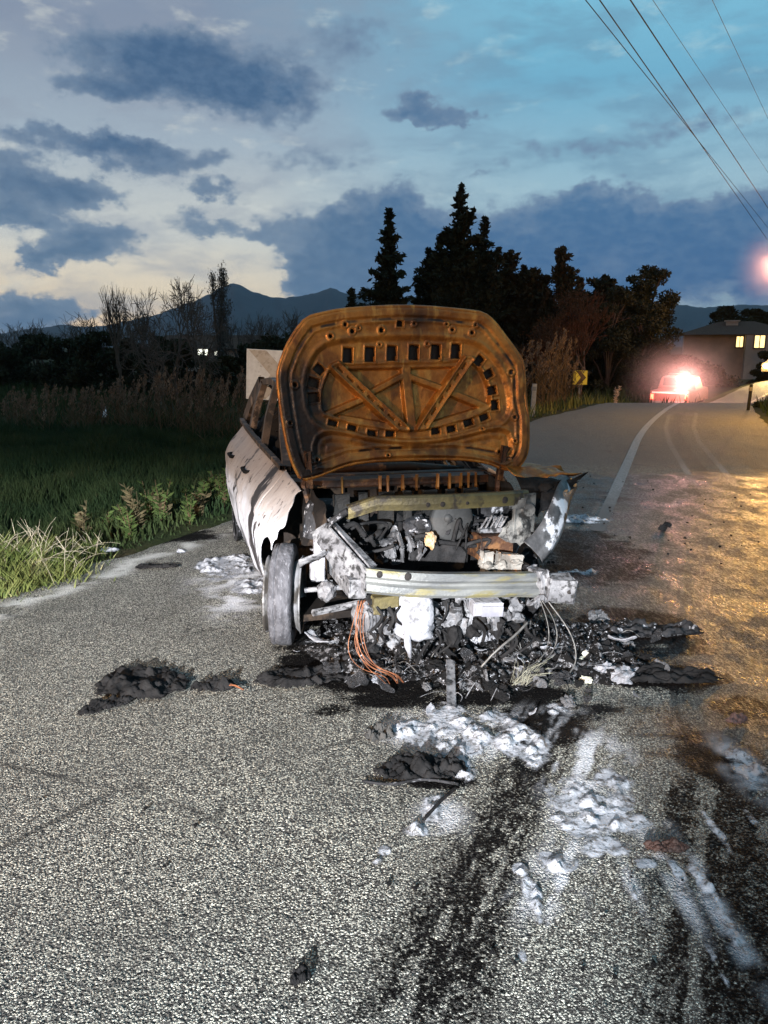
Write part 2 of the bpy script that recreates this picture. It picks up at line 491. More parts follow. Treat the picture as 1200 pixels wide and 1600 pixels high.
N.put(bn.inputs['Height'], N.m('ADD', n2, N.noise(oc, 60, 4, .6)))
N.t.links.new(bn.outputs[0], B.inputs['Normal'])
M['rust'] = m

# ------------------------------------------------------------------ ground, road
YL = [-8, 0, 5.12, 6.05, 7.0, 11.5, 18.3, 25, 30, 36, 42, 46, 60, 90]
XL = [-9, -5.1, -2.68, -2.3, -1.85, .25, 3.56, 7.44, 11, 16.5, 25, 34, 75, 200]
YR = [-8, 0, 5, 10, 17.5, 23, 27, 31, 35, 38, 40, 46, 60]
XR = [4.4, 4.6, 5.0, 6.1, 8.7, 10.9, 13.3, 16.6, 22, 29, 36, 60, 130]
def xl(y): return np.interp(y, YL, XL)
def xr(y): return np.interp(y, YR, XR)
def zroad(x, y):
    return -.72*sstep(23.2, 30, y)*(1-sstep(13, 19, x)) + .15*sstep(13, 20, x)*sstep(25, 33, y)
def zground(x, y):
    x = np.asarray(x, float); y = np.asarray(y, float)
    dl = xl(y)-x; dr = x-xr(y)
    n = fbm(x*.35+50, y*.35+50, 4, 3)-.5
    n2 = fbm(x*2.1+50, y*2.1+50, 3, 9)-.5
    z = zroad(x, y) - .06
    z = np.where(dl > 0, zroad(x, y)*(1-sstep(0, 6, dl)) - .06 + .05*sstep(0, .3, dl) - .85*sstep(.35, 2.6, dl) + (n*.5+n2*.12)*sstep(.3, 2.5, dl), z)
    z = np.where(dr > 0, zroad(x, y) - .05 + .3*sstep(.2, 1.6, dr) + (n*.4+n2*.1)*sstep(.2, 1.5, dr), z)
    return z
def zg(x, y): return float(zground(np.array([x]), np.array([y]))[0])
def axis(*segs):
    o = [np.arange(a, b, s) for a, b, s in segs]
    return np.concatenate(o)
gx = axis((-6000, -600, 300), (-600, -80, 20), (-80, -14, 1.6), (-14, 14, .2), (14, 40, .8), (40, 120, 4), (120, 600, 24), (600, 6001, 300))
gy = axis((-400, -20, 40), (-20, -2, 1.5), (-2, 22, .2), (22, 60, .6), (60, 140, 4), (140, 600, 24), (600, 7001, 320))
GX, GY = np.meshgrid(gx, gy)
GZ = zground(GX, GY)
m, N, B = new_mat('field_soil')
oc = N.n('ShaderNodeTexCoord').outputs['Object']
cc = N.mix(N.mr(N.noise(oc, .6, 6, .6), .4, .62), (.022, .032, .012, 1), (.045, .038, .02, 1))
cc = N.mix(N.mr(N.noise(oc, 9, 5, .6), .45, .7), cc, (.02, .03, .009, 1))
N.put(B.inputs['Base Color'], cc); B.inputs['Roughness'].default_value = .95; B.inputs['Specular IOR Level'].default_value = .1
bn = N.n('ShaderNodeBump'); bn.inputs['Strength'].default_value = 1; bn.inputs['Distance'].default_value = .05
N.put(bn.inputs['Height'], N.noise(oc, 14, 6, .7)); N.t.links.new(bn.outputs[0], B.inputs['Normal'])
M['soil'] = m
ground = np_mesh('ground', np.stack([GX, GY, GZ], -1).reshape(-1, 3), grid_faces(*GX.shape), M['soil'], smooth=True)
tag(ground, kind='structure')

def ell(px, py, rx, ry):               # an ellipse of the photograph laid on the ground: centre and radii in metres
    c = G(px, py); a = G(px+rx, py); b = G(px, py-ry); d = G(px, py+ry)
    return c.x, c.y, abs(a.x-c.x), max(.03, abs(b.y-d.y)/2)
def field_of(X, Y, lst):
    o = np.zeros(X.shape)
    for (px, py, rx, ry, amp) in lst:
        cx, cy, ax, ay = ell(px, py, rx, ry)
        q = np.hypot((X-cx)/ax, (Y-cy)/ay)
        o = np.maximum(o, amp*(1-sstep(.15, 1.25, q)))
    return o
def gpoly(pts): return [tuple(G(*p)[:2]) for p in pts]

SOOT_SHADE = [(680, 1010, 320, 75, 1.15), (650, 930, 300, 70, 1.4), (340, 985, 90, 14, .42), (240, 887, 60, 10, .45), (470, 1040, 95, 36, .95),
        (1000, 990, 150, 60, 1.0), (1040, 1060, 140, 34, 1.1), (880, 860, 170, 60, 1.2), (560, 1010, 190, 55, 1.0),  # patch right of the car: its cast shadow painted into the road
        (840, 1130, 130, 70, .7), (1120, 1180, 120, 80, .7), (300, 835, 90, 18, .75), (930, 775, 110, 30, .5), (600, 1070, 170, 44, 1.0), (780, 1090, 260, 44, .68), (900, 1110, 150, 50, .55), (520, 1110, 120, 24, .5), (690, 1215, 110, 30, .8),
        (1170, 1110, 90, 40, .8), (640, 1200, 90, 30, .6), (330, 940, 60, 10, .3), (1090, 900, 160, 60, .35)]
ny = np.concatenate([np.arange(-8, .8, .4), np.arange(.8, 6.5, .016), np.arange(6.5, 13, .04), np.arange(13, 24, .25), np.arange(24, 46, .5)])
nu = np.concatenate([np.linspace(0, .2, 60, endpoint=False), np.linspace(.2, .85, 420, endpoint=False), np.linspace(.85, 1, 30)])
RY, RU = np.meshgrid(ny, nu, indexing='ij')
eL = xl(RY)+(fbm(RY*3, RY*0+2, 4, 5)-.5)*.22; eR = xr(RY)+(fbm(RY*2, RY*0+8, 4, 6)-.5)*.2
RX = eL*(1-RU)+eR*RU
RZ = zroad(RX, RY) - .03*(1-sstep(0, .02, RU)) - .03*sstep(.985, 1, RU) + (fbm(RX*.5, RY*.5, 1, 21)-.5)*.008
nz1 = fbm(RX*5, RY*5, 6, 31, .62); nz2 = fbm(RX*16, RY*16, 4, 41)
sf = field_of(RX, RY, SOOT_SHADE)  # soot patches together with the painted car shadow
smear = fbm(RX*1.5+7, RY*7, 5, 35, .6)
soot = np.maximum(.95*sstep(.26, .74, sf*(-.05+.95*nz1+1.05*smear)), .40*sstep(.30, .7, nz1)*sstep(.05, .5, field_of(RX, RY, [(800, 1010, 520, 200, 1), (980, 1150, 330, 200, 1), (330, 930, 160, 90, .8)])))
# sooty run-off, wheel marks and a dark lower-right zone, drawn out along the direction the tow went
dirv = np.array([.45, 1.0]); dirv = dirv/np.linalg.norm(dirv)
al = RX*dirv[0]+RY*dirv[1]; ac = RX*dirv[1]-RY*dirv[0]
st = fbm(ac*26, al*1.3, 5, 51, .66)
env = sstep(-.10, .16, poly_sd(RX, RY, gpoly([(800, 1060), (930, 1090), (915, 1200), (850, 1340), (790, 1640), (510, 1640), (590, 1450), (740, 1230)])))
env2 = .95*sstep(-.08, .2, poly_sd(RX, RY, gpoly([(985, 1210), (1300, 1120), (1320, 1680), (930, 1680)])))
soot = np.maximum(soot, np.maximum(env, env2)*.74*sstep(.32, .54, .8*st+.35*(nz2-.5)+.06+.12*nz1))
wetp = sstep(-.25, .5, poly_sd(RX, RY, gpoly([(820, 738), (1500, 738), (1600, 1230), (1010, 1190), (985, 1050), (800, 960)]))+(nz1-.5)*1.3)
film = .75*field_of(RX, RY, [(375, 930, 60, 40, 1), (1110, 1400, 22, 170, .9), (1055, 1380, 18, 90, .8), (1160, 1200, 40, 60, .9), (985, 1380, 14, 60, .6), (640, 1140, 70, 30, .7), (940, 1275, 90, 60, .9), (690, 1145, 90, 40, .9), (870, 1360, 50, 40, .6), (690, 1280, 50, 40, .7), (380, 900, 90, 40, .9)])*sstep(.40, .62, .6*nz1+.4*nz2)
stf = fbm(ac*22+40, al*2.2, 5, 57, .66)
envf = sstep(-.05, .25, poly_sd(RX, RY, gpoly([(620, 1110), (900, 1090), (1010, 1180), (1020, 1360), (850, 1480), (760, 1420), (860, 1280), (800, 1200), (640, 1190)])))
film = np.maximum(film, .75*envf*sstep(.50, .66, stf+.35*(nz2-.5))*(1-.6*soot))
pale = sstep(.18, .0, np.abs(RX-eL-.42+.1*nz1))*sstep(.40, .60, nz1)*(RY < 9)*(RY > 4)*.8
def trackline(pts, w):
    d = np.full(RX.shape, 9.)
    P = [G(*p) for p in pts]
    for a, b in zip(P, P[1:]): d = np.minimum(d, seg_d(RX, RY, a, b))
    return sstep(w, w*.4, d)
track = np.maximum(trackline([(1064, 645), (1056, 668), (1062, 690), (1085, 725), (1110, 760)], .16), trackline([(1150, 700), (1175, 725), (1230, 760)], .16))*.8
ribs = trackline([(1066, 645), (1059, 668), (1067, 690), (1092, 725), (1118, 760)], .05)
side2 = trackline([(1046, 648), (1040, 668), (1046, 692), (1066, 725), (1086, 758)], .06)+trackline([(1088, 645), (1084, 668), (1092, 690), (1122, 725), (1150, 758)], .06)
pale = np.maximum(pale, .32*side2)
m, N, B = new_mat('asphalt')
oc = N.n('ShaderNodeTexCoord').outputs['Object']
jit = N.vm('ADD', oc, N.vm('MULTIPLY', N.n('ShaderNodeTexNoise').outputs['Color'], (.0, .0, .0)))
wob = N.n('ShaderNodeTexNoise'); N.put(wob.inputs['Vector'], oc); wob.inputs['Scale'].default_value = 150; wob.inputs['Detail'].default_value = 2
ocw = N.vm('ADD', oc, N.vm('MULTIPLY', wob.outputs['Color'], (.006, .006, 0)))
v1 = N.voro(N.mapping(ocw, scale=(1, 1, .2)), 165)
v2 = N.voro(N.mapping(ocw, scale=(1, 1, .2), loc=(.3, .7, 0)), 95)
r1, g1, b1 = N.sep(v1.outputs['Color'])
edge = N.mr(N.m('ADD', v1.outputs['Distance'], N.m('MULTIPLY', N.m('SUBTRACT', b1, .5), .5)), .34, .60)
stone = N.mix(r1, (.27, .262, .225, 1), (.54, .525, .45, 1))
stone = N.mix(N.mr(g1, .82, .9), stone, (.72, .70, .60, 1))
cc = N.mix(edge, stone, (.045, .043, .040, 1))
blot = N.noise(oc, 1.3, 5, .6)
mid = N.noise(oc, 24, 4, .65)
cc = N.mix(N.m('MULTIPLY', N.mr(blot, .42, .66), .35), cc, (.06, .058, .054, 1))
cc = N.mix(N.m('MULTIPLY', N.mr(mid, .55, .68), .65), cc, (.05, .049, .046, 1))
crk = N.voro(N.mapping(N.vm('ADD', oc, N.vm('MULTIPLY', wob.outputs['Color'], (.02, .02, 0))), scale=(1, 1, 0)), .55, 'DISTANCE_TO_EDGE')
crw = N.m('MULTIPLY', N.mr(crk.outputs['Distance'], .012, .002), N.mr(N.noise(oc, 1.1, 4, .6), .45, .62))
cc = N.mix(N.m('MULTIPLY', crw, .8), cc, (.02, .019, .018, 1))
cc = N.mix(N.m('MULTIPLY', N.mr(N.noise(N.mapping(oc, scale=(2.2, .6, 1), rot=(0, 0, R(24)), loc=(3, 5, 0)), .8, 4, .6), .45, .7), .4), cc, (.085, .08, .07, 1))
soA = N.attr('soot'); weA = N.attr('wet'); fiA = N.attr('film'); paA = N.attr('pale'); trA = N.attr('track')
cc = N.mix(N.m('MULTIPLY', trA, .5), cc, (.03, .029, .03, 1))
cc = N.mix(paA, cc, (.62, .62, .60, 1))
gr = N.m('ADD', N.noise(oc, 85, 3, .6), N.m('MULTIPLY', N.noise(oc, 22, 4, .65), .6))
sm = N.m('MULTIPLY', N.mr(N.m('ADD', gr, N.m('MULTIPLY', soA, .62)), 1.0, 1.28), N.mr(soA, 0.02, .2))
cc = N.mix(sm, cc, (.006, .0055, .0055, 1))
ocl = N.mapping(oc, scale=(1, .30, 1), rot=(0, 0, R(12)))   # water lies in streaks along the lane
pit = N.mr(N.noise(ocl, 60, 3, .6), .44, .56)
weA2 = N.m('MULTIPLY', weA, N.mr(N.noise(N.mapping(oc, scale=(1, .55, 1), rot=(0, 0, R(12))), 4, 6, .7), .38, .60, .35, 1.0))
fary = N.mr(N.sep(oc)[1], 10.5, 11.6)
cc = N.mix(N.m('MULTIPLY', fary, .65), cc, (.10, .098, .10, 1))
cc = N.mix(N.m('MULTIPLY', N.m('MAXIMUM', weA2, N.m('MULTIPLY', weA, .82)), N.m('MULTIPLY_ADD', pit, .2, .78)), cc, (.014, .0105, .009, 1))
cc = N.mix(fiA, cc, (.72, .73, .78, 1))
N.put(B.inputs['Base Color'], cc)
N.put(B.inputs['Roughness'], N.m('SUBTRACT', N.mr(blot, .3, .7, .78, .66), N.m('MULTIPLY', weA2, N.m('MULTIPLY_ADD', pit, -.16, .44))))
N.put(B.inputs['Specular IOR Level'], N.m('ADD', N.m('MULTIPLY_ADD', sm, -.22, .25), N.m('MULTIPLY', weA2, N.m('MULTIPLY', N.m('MULTIPLY_ADD', pit, -.35, .45), N.mr(N.noise(ocl, 48, 5, .75), .47, .57, .03, 1.0)))))
hh = N.m('ADD', N.m('MULTIPLY', v1.outputs['Distance'], -1.0), N.m('MULTIPLY', v2.outputs['Distance'], -1.2))
hh = N.m('ADD', hh, N.m('MULTIPLY', mid, N.m('MULTIPLY_ADD', weA, -1.45, 1.5)))
hh = N.m('ADD', hh, N.m('MULTIPLY', N.m('MULTIPLY', N.noise(ocl, 60, 3, .7), weA2), 1.1))
bn = N.n('ShaderNodeBump'); bn.inputs['Distance'].default_value = .009
N.put(bn.inputs['Strength'], N.m('SUBTRACT', N.m('SUBTRACT', 1.0, N.m('MULTIPLY', weA, .62)), N.m('MULTIPLY', fiA, .35)))
N.put(bn.inputs['Height'], hh); N.t.links.new(bn.outputs[0], B.inputs['Normal'])
M['asphalt'] = m
road = np_mesh('road', np.stack([RX, RY, RZ], -1).reshape(-1, 3), grid_faces(*RX.shape), M['asphalt'], smooth=True,
               attrs=dict(soot=soot, wet=wetp, film=film, pale=pale, track=np.maximum(track, ribs)))
tag(road, kind='structure')
# painted centre line, 4 mm above the asphalt
lp = smooth_poly([(2.0, 7.0), (2.44, 8.16), (3.84, 11.9), (5.0, 15), (6.4, 18.3), (8.6, 23), (10.6, 26.4), (13.5, 30), (17.5, 34), (25, 38.5)], 2, False)
rows = []
dn = []
for (a, b) in zip(lp, lp[1:]):
    n_ = max(2, int(math.dist(a, b)/.12))
    for i in range(n_): dn.append((a[0]+(b[0]-a[0])*i/n_, a[1]+(b[1]-a[1])*i/n_))
for i, p in enumerate(dn):
    a = Vector(dn[max(0, i-1)]); b = Vector(dn[min(len(dn)-1, i+1)]); t = (b-a).normalized(); nrm = Vector((t.y, -t.x))
    row = []
    for k in range(5):
        q = Vector(p)+nrm*(-.065+.0325*k)
        z = float(zroad(np.array([q.x]), np.array([q.y]))[0]) + (fbm(np.array([q.x*.5]), np.array([q.y*.5]), 1, 21)[0]-.5)*.008 + .006
        row.append((q.x, q.y, z))
    rows.append(row)
m, N, B = new_mat('worn_road_paint')
oc = N.n('ShaderNodeTexCoord').outputs['Object']
cc = N.mix(N.mr(N.noise(oc, 40, 5, .7), .42, .6), (.27, .26, .255, 1), (.11, .105, .10, 1))
cc = N.mix(N.mr(N.m('ADD', N.sep(oc)[1], N.m('MULTIPLY', N.noise(oc, 3, 4, .6), 2.0)), 10.6, 8.6), cc, (.05, .047, .046, 1))
N.put(B.inputs['Base Color'], cc); B.inputs['Roughness'].default_value = .6
M['paint'] = m
line = MB().sheet(rows).build('road_marking', M['paint']); tag(line, kind='structure')

# ------------------------------------------------------------------ fire-fighting foam (uncountable) and ash bed
m, N, B = new_mat('fire_foam')
oc = N.n('ShaderNodeTexCoord').outputs['Object']
cc = N.mix(N.mr(N.noise(oc, 9, 5, .6), .4, .68), (.40, .41, .445, 1), (.22, .23, .255, 1))
cc = N.mix(N.mr(N.noise(oc, 46, 5, .72), .50, .62), cc, (.10, .10, .10, 1))
N.put(B.inputs['Base Color'], cc); B.inputs['Roughness'].default_value = .55
bn = N.n('ShaderNodeBump'); bn.inputs['Strength'].default_value = .6; bn.inputs['Distance'].default_value = .01
N.put(bn.inputs['Height'], N.noise(oc, 55, 4, .6)); N.t.links.new(bn.outputs[0], B.inputs['Normal'])
lace = N.m('ADD', N.attr('thick'), N.m('MULTIPLY', N.m('SUBTRACT', N.noise(oc, 48, 5, .7), .5), .55))
N.put(B.inputs['Alpha'], N.mr(lace, .0, .28, 0.0, 1.0))
M['foam'] = m
def heap(name, x0, x1, y0, y1, step, lst, thr, hfun, mat, noise_f=7, seed=3, kmul=(.35, 1.15)):
    X, Y = np.meshgrid(np.arange(x0, x1, step), np.arange(y0, y1, step))
    f = field_of(X, Y, lst)*(kmul[0]+kmul[1]*fbm(X*noise_f, Y*noise_f, 5, seed, .6))
    d = f-thr
    H = hfun(X, Y, d)
    V = np.stack([X, Y, H], -1).reshape(-1, 3)
    kv = d > 0
    keep = kv[:-1, :-1] | kv[1:, :-1] | kv[:-1, 1:] | kv[1:, 1:]
    V, F, at = compact(V, grid_faces(*X.shape, keep=keep), dict(thick=d))
    return np_mesh(name, V, F, mat, smooth=True, attrs=at)
FOAM = [(360, 885, 60, 26, 1.2), (395, 915, 40, 20, 1.0), (330, 882, 30, 18, 1.0), (700, 1128, 60, 36, 1.2), (650, 1150, 70, 28, .95), (745, 1150, 40, 30, 1.0),
        (812, 1162, 60, 40, 1.05), (685, 1265, 44, 40, .9), (650, 1300, 28, 14, 1.0), (725, 1205, 40, 24, .9), (870, 1110, 26, 14, .9), (930, 1265, 95, 60, .92),
        (950, 1325, 60, 24, 1.0), (872, 1347, 42, 24, 1.25), (812, 1360, 16, 15, 1.1), (832, 1405, 22, 50, .95), (812, 1480, 12, 40, .8),
        (890, 1230, 60, 30, .75), (1165, 1195, 40, 40, .85), (1110, 1400, 20, 130, .72), (1062, 1370, 14, 60, .7), (1005, 1350, 30, 14, .8),
        (905, 812, 62, 9, 1.1), (600, 1330, 15, 14, 1.2), (590, 1348, 12, 8, .9), (640, 860, 60, 8, .5), (900, 895, 50, 9, .8), (170, 860, 24, 6, .7), (285, 862, 12, 5, .9), (1190, 1300, 16, 60, .6),
        (780, 1130, 50, 30, .8), (720, 1170, 60, 26, .85), (840, 1190, 40, 30, .7), (960, 1230, 50, 40, .75), (900, 1300, 70, 50, .8), (995, 1290, 40, 30, .8), (640, 1130, 40, 14, .7), (1120, 1300, 14, 60, .7), (1115, 1500, 12, 60, .65), (990, 1400, 10, 50, .6)]
def foam_h(X, Y, d):
    l = fbm(X*19, Y*19, 4, 77); l2 = fbm(X*30, Y*30, 3, 78)
    return .004+np.where(d > 0, np.minimum(.014, np.maximum(d, 0)*.028)*(.10+2.0*sstep(.45, .72, l))+.007*(l2-.45)*sstep(.05, .3, d), -.001)
foam = heap('fire_foam', -2.6, 2.4, 1.5, 9.6, .011, FOAM, .30, foam_h, M['foam'], 13, 71, (-.15, 1.75))
tag(foam, 'white fire-fighting foam lying in patches on the scorched asphalt', 'foam', kind='stuff')
ASH = [(650, 1010, 230, 50, 1.1), (820, 1010, 180, 60, 1.2), (900, 1020, 130, 60, 1.1), (600, 1050, 120, 25, .8), (760, 1060, 160, 30, .8), (1010, 985, 100, 16, .75), (1030, 1050, 110, 16, .7), (950, 900, 60, 14, .6), (560, 985, 90, 30, .9)]
def ash_h(X, Y, d):
    l = np.abs(fbm(X*11, Y*11, 4, 87)-.5)*2; l2 = fbm(X*34, Y*34, 4, 88, .65)
    return .003+np.where(d > 0, np.minimum(.085, .16*np.maximum(d, 0))*(.4+1.5*l)+.05*(l2-.38)*sstep(0, .25, d), -.02)
m, N, B = new_mat('ash_bed')
oc = N.n('ShaderNodeTexCoord').outputs['Object']
cc = N.mix(N.mr(N.noise(oc, 21, 7, .74), .52, .60), (.006, .0055, .0055, 1), (.17, .17, .18, 1))
cc = N.mix(N.mr(N.noise(N.mapping(oc, loc=(4, 1, 0)), 50, 4, .7), .60, .68), cc, (.58, .58, .62, 1))
N.put(B.inputs['Base Color'], cc); B.inputs['Roughness'].default_value = .85; B.inputs['Specular IOR Level'].default_value = .15
bn = N.n('ShaderNodeBump'); bn.inputs['Strength'].default_value = 1; bn.inputs['Distance'].default_value = .02
N.put(bn.inputs['Height'], N.noise(oc, 48, 6, .75)); N.t.links.new(bn.outputs[0], B.inputs['Normal'])
M['ashbed'] = m
ash = heap('ash_debris', -1.4, 2.4, 2.6, 5.4, .010, ASH, .44, ash_h, M['ashbed'], 6, 81)
tag(ash, 'bed of wet ash and charred crumbs under the front of the burnt car', 'ash', kind='stuff')

# ================================================================== the burnt car
YAW = R(16.3)
car = empty('burnt_car', (.37, 3.73, 0), 'burnt-out car with its rusty bonnet raised and its front end stripped to the bumper beam', 'car', rot=(0, R(.6), YAW))
TH = [('SOLIDIFY', dict(thickness=.004, offset=-1))]
WHY, WHZ, WR = (.76, 3.22), .29, .335
pz = np.array([.16, .28, .45, .62, .78, .88, .95, 1.03]); pw = np.array([.79, .825, .865, .875, .86, .81, .735, .66])
py_ = np.array([.1, .35, .75, 1.2, 3.0, 3.6, 4.05]); pf = np.array([.93, .965, .985, 1.0, 1.0, .965, .85])
by = np.array([.2, .35, .75, 1.2, 2.3, 3.0, 3.6, 4.05]); bz = np.array([.78, .82, .88, .93, .965, 1.0, 1.02, 1.0])
def belt(y): return np.interp(y, by, bz)
def zbot(y):
    z = np.full(np.shape(y), .20)
    for c in WHY:
        d = np.abs(y-c)
        z = np.where(d < WR, np.maximum(z, WHZ+np.sqrt(np.maximum(WR**2-d**2, 0))), z)
    z = np.where(y < WHY[0]-.1, np.maximum(z, .585), z)
    return z
def half(y, z): 
    b = belt(y)
    zz = np.where(z > b-.17, .88+(z-(b-.17))/.17*.15, np.minimum(z*.88/(b-.17), .88))
    return np.interp(zz, pz, pw)*np.interp(y, py_, pf)
def side_panel(name, side, y0, y1, mat, ny=40, nz=26, yfun=None, seed=0, label=None):
    U, Vv = np.meshgrid(np.linspace(0, 1, ny), np.linspace(0, 1, nz), indexing='ij')
    Y = y0+(y1-y0)*U
    if yfun is not None: Y = Y + yfun(Vv)*(1-U)
    zb = zbot(Y); Z = zb+(belt(Y)-zb)*Vv
    X = half(Y, Z) + (fbm(Y*2.2+seed, Z*2.2, 3, 5+seed, .4)-.5)*.035 + .010*np.sin(Y*7+Z*4+seed) - .012*np.exp(-((Z-.63)/.03)**2)
    P = np.stack([side*X, Y, Z], -1)
    o = np_mesh(name, P.reshape(-1, 3), grid_faces(ny, nz), mat, car, True)
    md = o.modifiers.new('solidify', 'SOLIDIFY'); md.thickness = .005; md.offset = 0
    if label: o['label'] = label
    return o
for s in (-1, 1):
    if s == -1:
        jag = lambda v: .22*v**1.3 + .035*np.sin(v*9+.6) + .018*np.sin(v*23)
        side_panel('fender', s, .60, 1.24, M['body'], 60, 34, jag, 1, 'crumpled front fender with ragged edge over the steered wheel')
    else:
        jag = lambda v: .35 + .1*np.sin(v*4)
        side_panel('fender', s, .62, 1.24, M['body'], 40, 26, jag, 5)
    d1 = side_panel('door', s, 1.255, 2.30, M['body'], 40, 28, None, 2)
    d2 = side_panel('door', s, 2.315, 3.10, M['body'], 40, 28, None, 3)
    side_panel('quarter_panel', s, 3.115, 4.02, M['body'], 44, 28, None, 4)
    for d, yy in ((d1, 2.16), (d2, 2.98)):
        hb = MB(); xx = float(half(np.array([yy]), np.array([.80]))[0])
        hb.tube([(s*(xx+.00), yy-.10, .80), (s*(xx+.035), yy-.07, .80), (s*(xx+.038), yy+.07, .805), (s*(xx+.0), yy+.10, .805)], .014, 8)
        hb.build('handle', M['char'], d, True)
# pillars and roof
def strip(name, P, w, t, mat, parent=car, smooth=False):      # flat bar along a polyline: w across, t thick
    mb = MB(); P = [Vector(p) for p in P]
    up = Vector((0, 0, 1)); rows = []
    for i, p in enumerate(P):
        tt = (P[min(i+1, len(P)-1)]-P[max(0, i-1)]).normalized()
        side = tt.cross(Vector((1, 0, 0))).normalized() if abs(tt.x) < .8 else tt.cross(up).normalized()
        out = tt.cross(side)
        rows.append([p+side*w/2-out*t/2, p+side*w/2+out*t/2, p-side*w/2+out*t/2, p-side*w/2-out*t/2, p+side*w/2-out*t/2])
    mb.sheet(rows)
    return mb.build(name, mat, parent, smooth, [('BEVEL', dict(width=.004, segments=2))] if False else ())
M['pillar'] = pm('sooty_pillar', (.11, .075, .055), (.03, .022, .018), 7, .6, .2, .4, 40, c3=(.28, .2, .15), s3=6, lo3=.55, hi3=.66, stretch=(1, 2, 1))
M['sootybody'] = pm('sooty_inner_panel', (.016, .012, .010), (.006, .005, .0045), 5, .85, 0, .5, 30, c3=(.04, .028, .02), s3=8, spec=.15)
for s in (-1, 1):
    strip('windscreen_pillar', [(s*.655, 1.30, .93), (s*.625, 1.62, 1.13), (s*.575, 1.95, 1.33), (s*.55, 2.12, 1.39)], .055, .05, M['pillar'])
    strip('door_pillar', [(s*.665, 2.30, .95), (s*.62, 2.32, 1.18), (s*.555, 2.34, 1.40)], .075, .05, M['pillar'])
    strip('rear_pillar', [(s*.655, 3.12, .99), (s*.61, 3.10, 1.2), (s*.555, 3.05, 1.39)], .09, .05, M['pillar'])
    strip('rear_pillar', [(s*.63, 3.75, 1.02), (s*.60, 3.5, 1.2), (s*.55, 3.2, 1.385)], .12, .05, M['pillar'])
    strip('roof_rail', [(s*.55, 2.12, 1.395), (s*.548, 2.6, 1.43), (s*.545, 3.2, 1.39)], .05, .045, M['pillar'])
    strip('window_sill', [(s*.685, 1.28, .945), (s*.692, 2.3, .972), (s*.695, 3.1, 1.008), (s*.68, 3.7, 1.03)], .03, .035, M['pillar'])
U, Vv = np.meshgrid(np.linspace(-1, 1, 24), np.linspace(0, 1, 24), indexing='ij')
rx_ = .55*U; ry_ = 2.10+1.14*Vv
rz_ = 1.40+.05*(1-U**2)+.045*np.sin(np.pi*Vv)-.015*Vv+(fbm(rx_*4+3, ry_*4, 3, 8)-.5)*.03
o = np_mesh('roof', np.stack([rx_, ry_, rz_], -1).reshape(-1, 3), grid_faces(24, 24), M['body'], car, True)
o.modifiers.new('solidify', 'SOLIDIFY').thickness = .006
# tailgate, floor, firewall, cowl, seats
mb = MB(); rows = []
for k in range(9):
    v = k/8; rows.append([(x*.66, 4.03-.10*max(0, v-.6)+.02*math.cos(x*2), .25+.77*v) for x in np.linspace(-1, 1, 12)])
mb.sheet(rows).build('tailgate', M['sootybody'], car, True, TH)
MB().box((0, 2.2, .19), (1.5, 3.2, .04), jit=.004).build('floor_pan', M['sootybody'], car)
mb = MB(); rows = []
for k in range(8):
    v = k/7; rows.append([(x*.70, 1.17+.05*math.sin(x*5)*v+.02*math.sin(14*x), .22+.62*v) for x in np.linspace(-1, 1, 40)])
mb.sheet(rows).build('firewall', M['sootybody'], car, False, TH)
mb = MB()
mb.box((0, 1.12, .87), (1.34, .16, .05), bev=.01, jit=.004).box((0, 1.25, .84), (1.36, .1, .12), bev=.015, jit=.004)
cw = mb.build('cowl', M['brownmetal'], car)
M['rib'] = pm('rusty_rib', (.26, .12, .03), (.12, .05, .015), 10, .5, .3)
for k, x in enumerate((-.36, -.12, -.07, .03, .12, .26, .34, .42, .47, .52)):
    MB().box((x, 1.03, .865), (.012, .02, .10), jit=.003, seed=k).build('cowl_rib', M['rib'], cw)
mb = MB(); mb.tube([(-.60, 1.45, .86), (-.2, 1.47, .9), (.2, 1.47, .9), (.6, 1.45, .86)], .03, 8)
mb.tube([(-.35, 1.5, .9), (-.35, 1.62, .98)], .02, 8)
mb.build('dashboard_frame', M['brownmetal'], car, True)
for s in (-1, 1):
    mb = MB(); mb.box((s*.36, 2.0, .45), (.46, .48, .05), bev=.01)
    for xx in (-.2, .2): mb.tube([(s*.36+xx, 2.22, .45), (s*.36+xx*.9, 2.36, .8), (s*.36+xx*.75, 2.46, 1.08)], .016, 6)
    for q in (.2, .5, .8, 1): mb.tube([(s*.36-.19, 2.22+.24*q, .45+.6*q), (s*.36+.19, 2.22+.24*q, .45+.6*q)], .008, 6)
    mb.build('seat_frame', M['brownmetal'], car, False)

mb = MB()
for s in (-1, 1):
    mb = MB(); mb.lump((s*.34, 2.28, .80), (.25, .13, .42), .22, 6, 41+s, 4, 1.6).lump((s*.34, 2.02, .50), (.25, .28, .10), .25, 6, 44+s, 3, 1.6).lump((s*.34, 2.36, 1.24), (.13, .07, .10), .2, 6, 47+s, 3)
    mb.build('burnt_seat', M['soot'], car)
mb = MB(); mb.lump((0, 3.12, .85), (.62, .14, .36), .15, 6, 51, 4, 2.0).lump((0, 2.90, .52), (.62, .28, .12), .2, 6, 52, 4, 2.0)
mb.build('burnt_rear_seat', M['soot'], car)
U, Vv = np.meshgrid(np.linspace(-1, 1, 20), np.linspace(0, 1, 20), indexing='ij')
o = np_mesh('headliner', np.stack([.53*U, 2.14+1.1*Vv, 1.375+.05*(1-U**2)+.02*np.sin(np.pi*Vv)-.05*fbm(U*3+5, Vv*5, 4, 18)], -1).reshape(-1, 3), grid_faces(20, 20), M['soot'], car, True)
MB().box((0, 3.46, 1.0), (1.20, .5, .03), jit=.01).build('parcel_shelf', M['soot'], car)
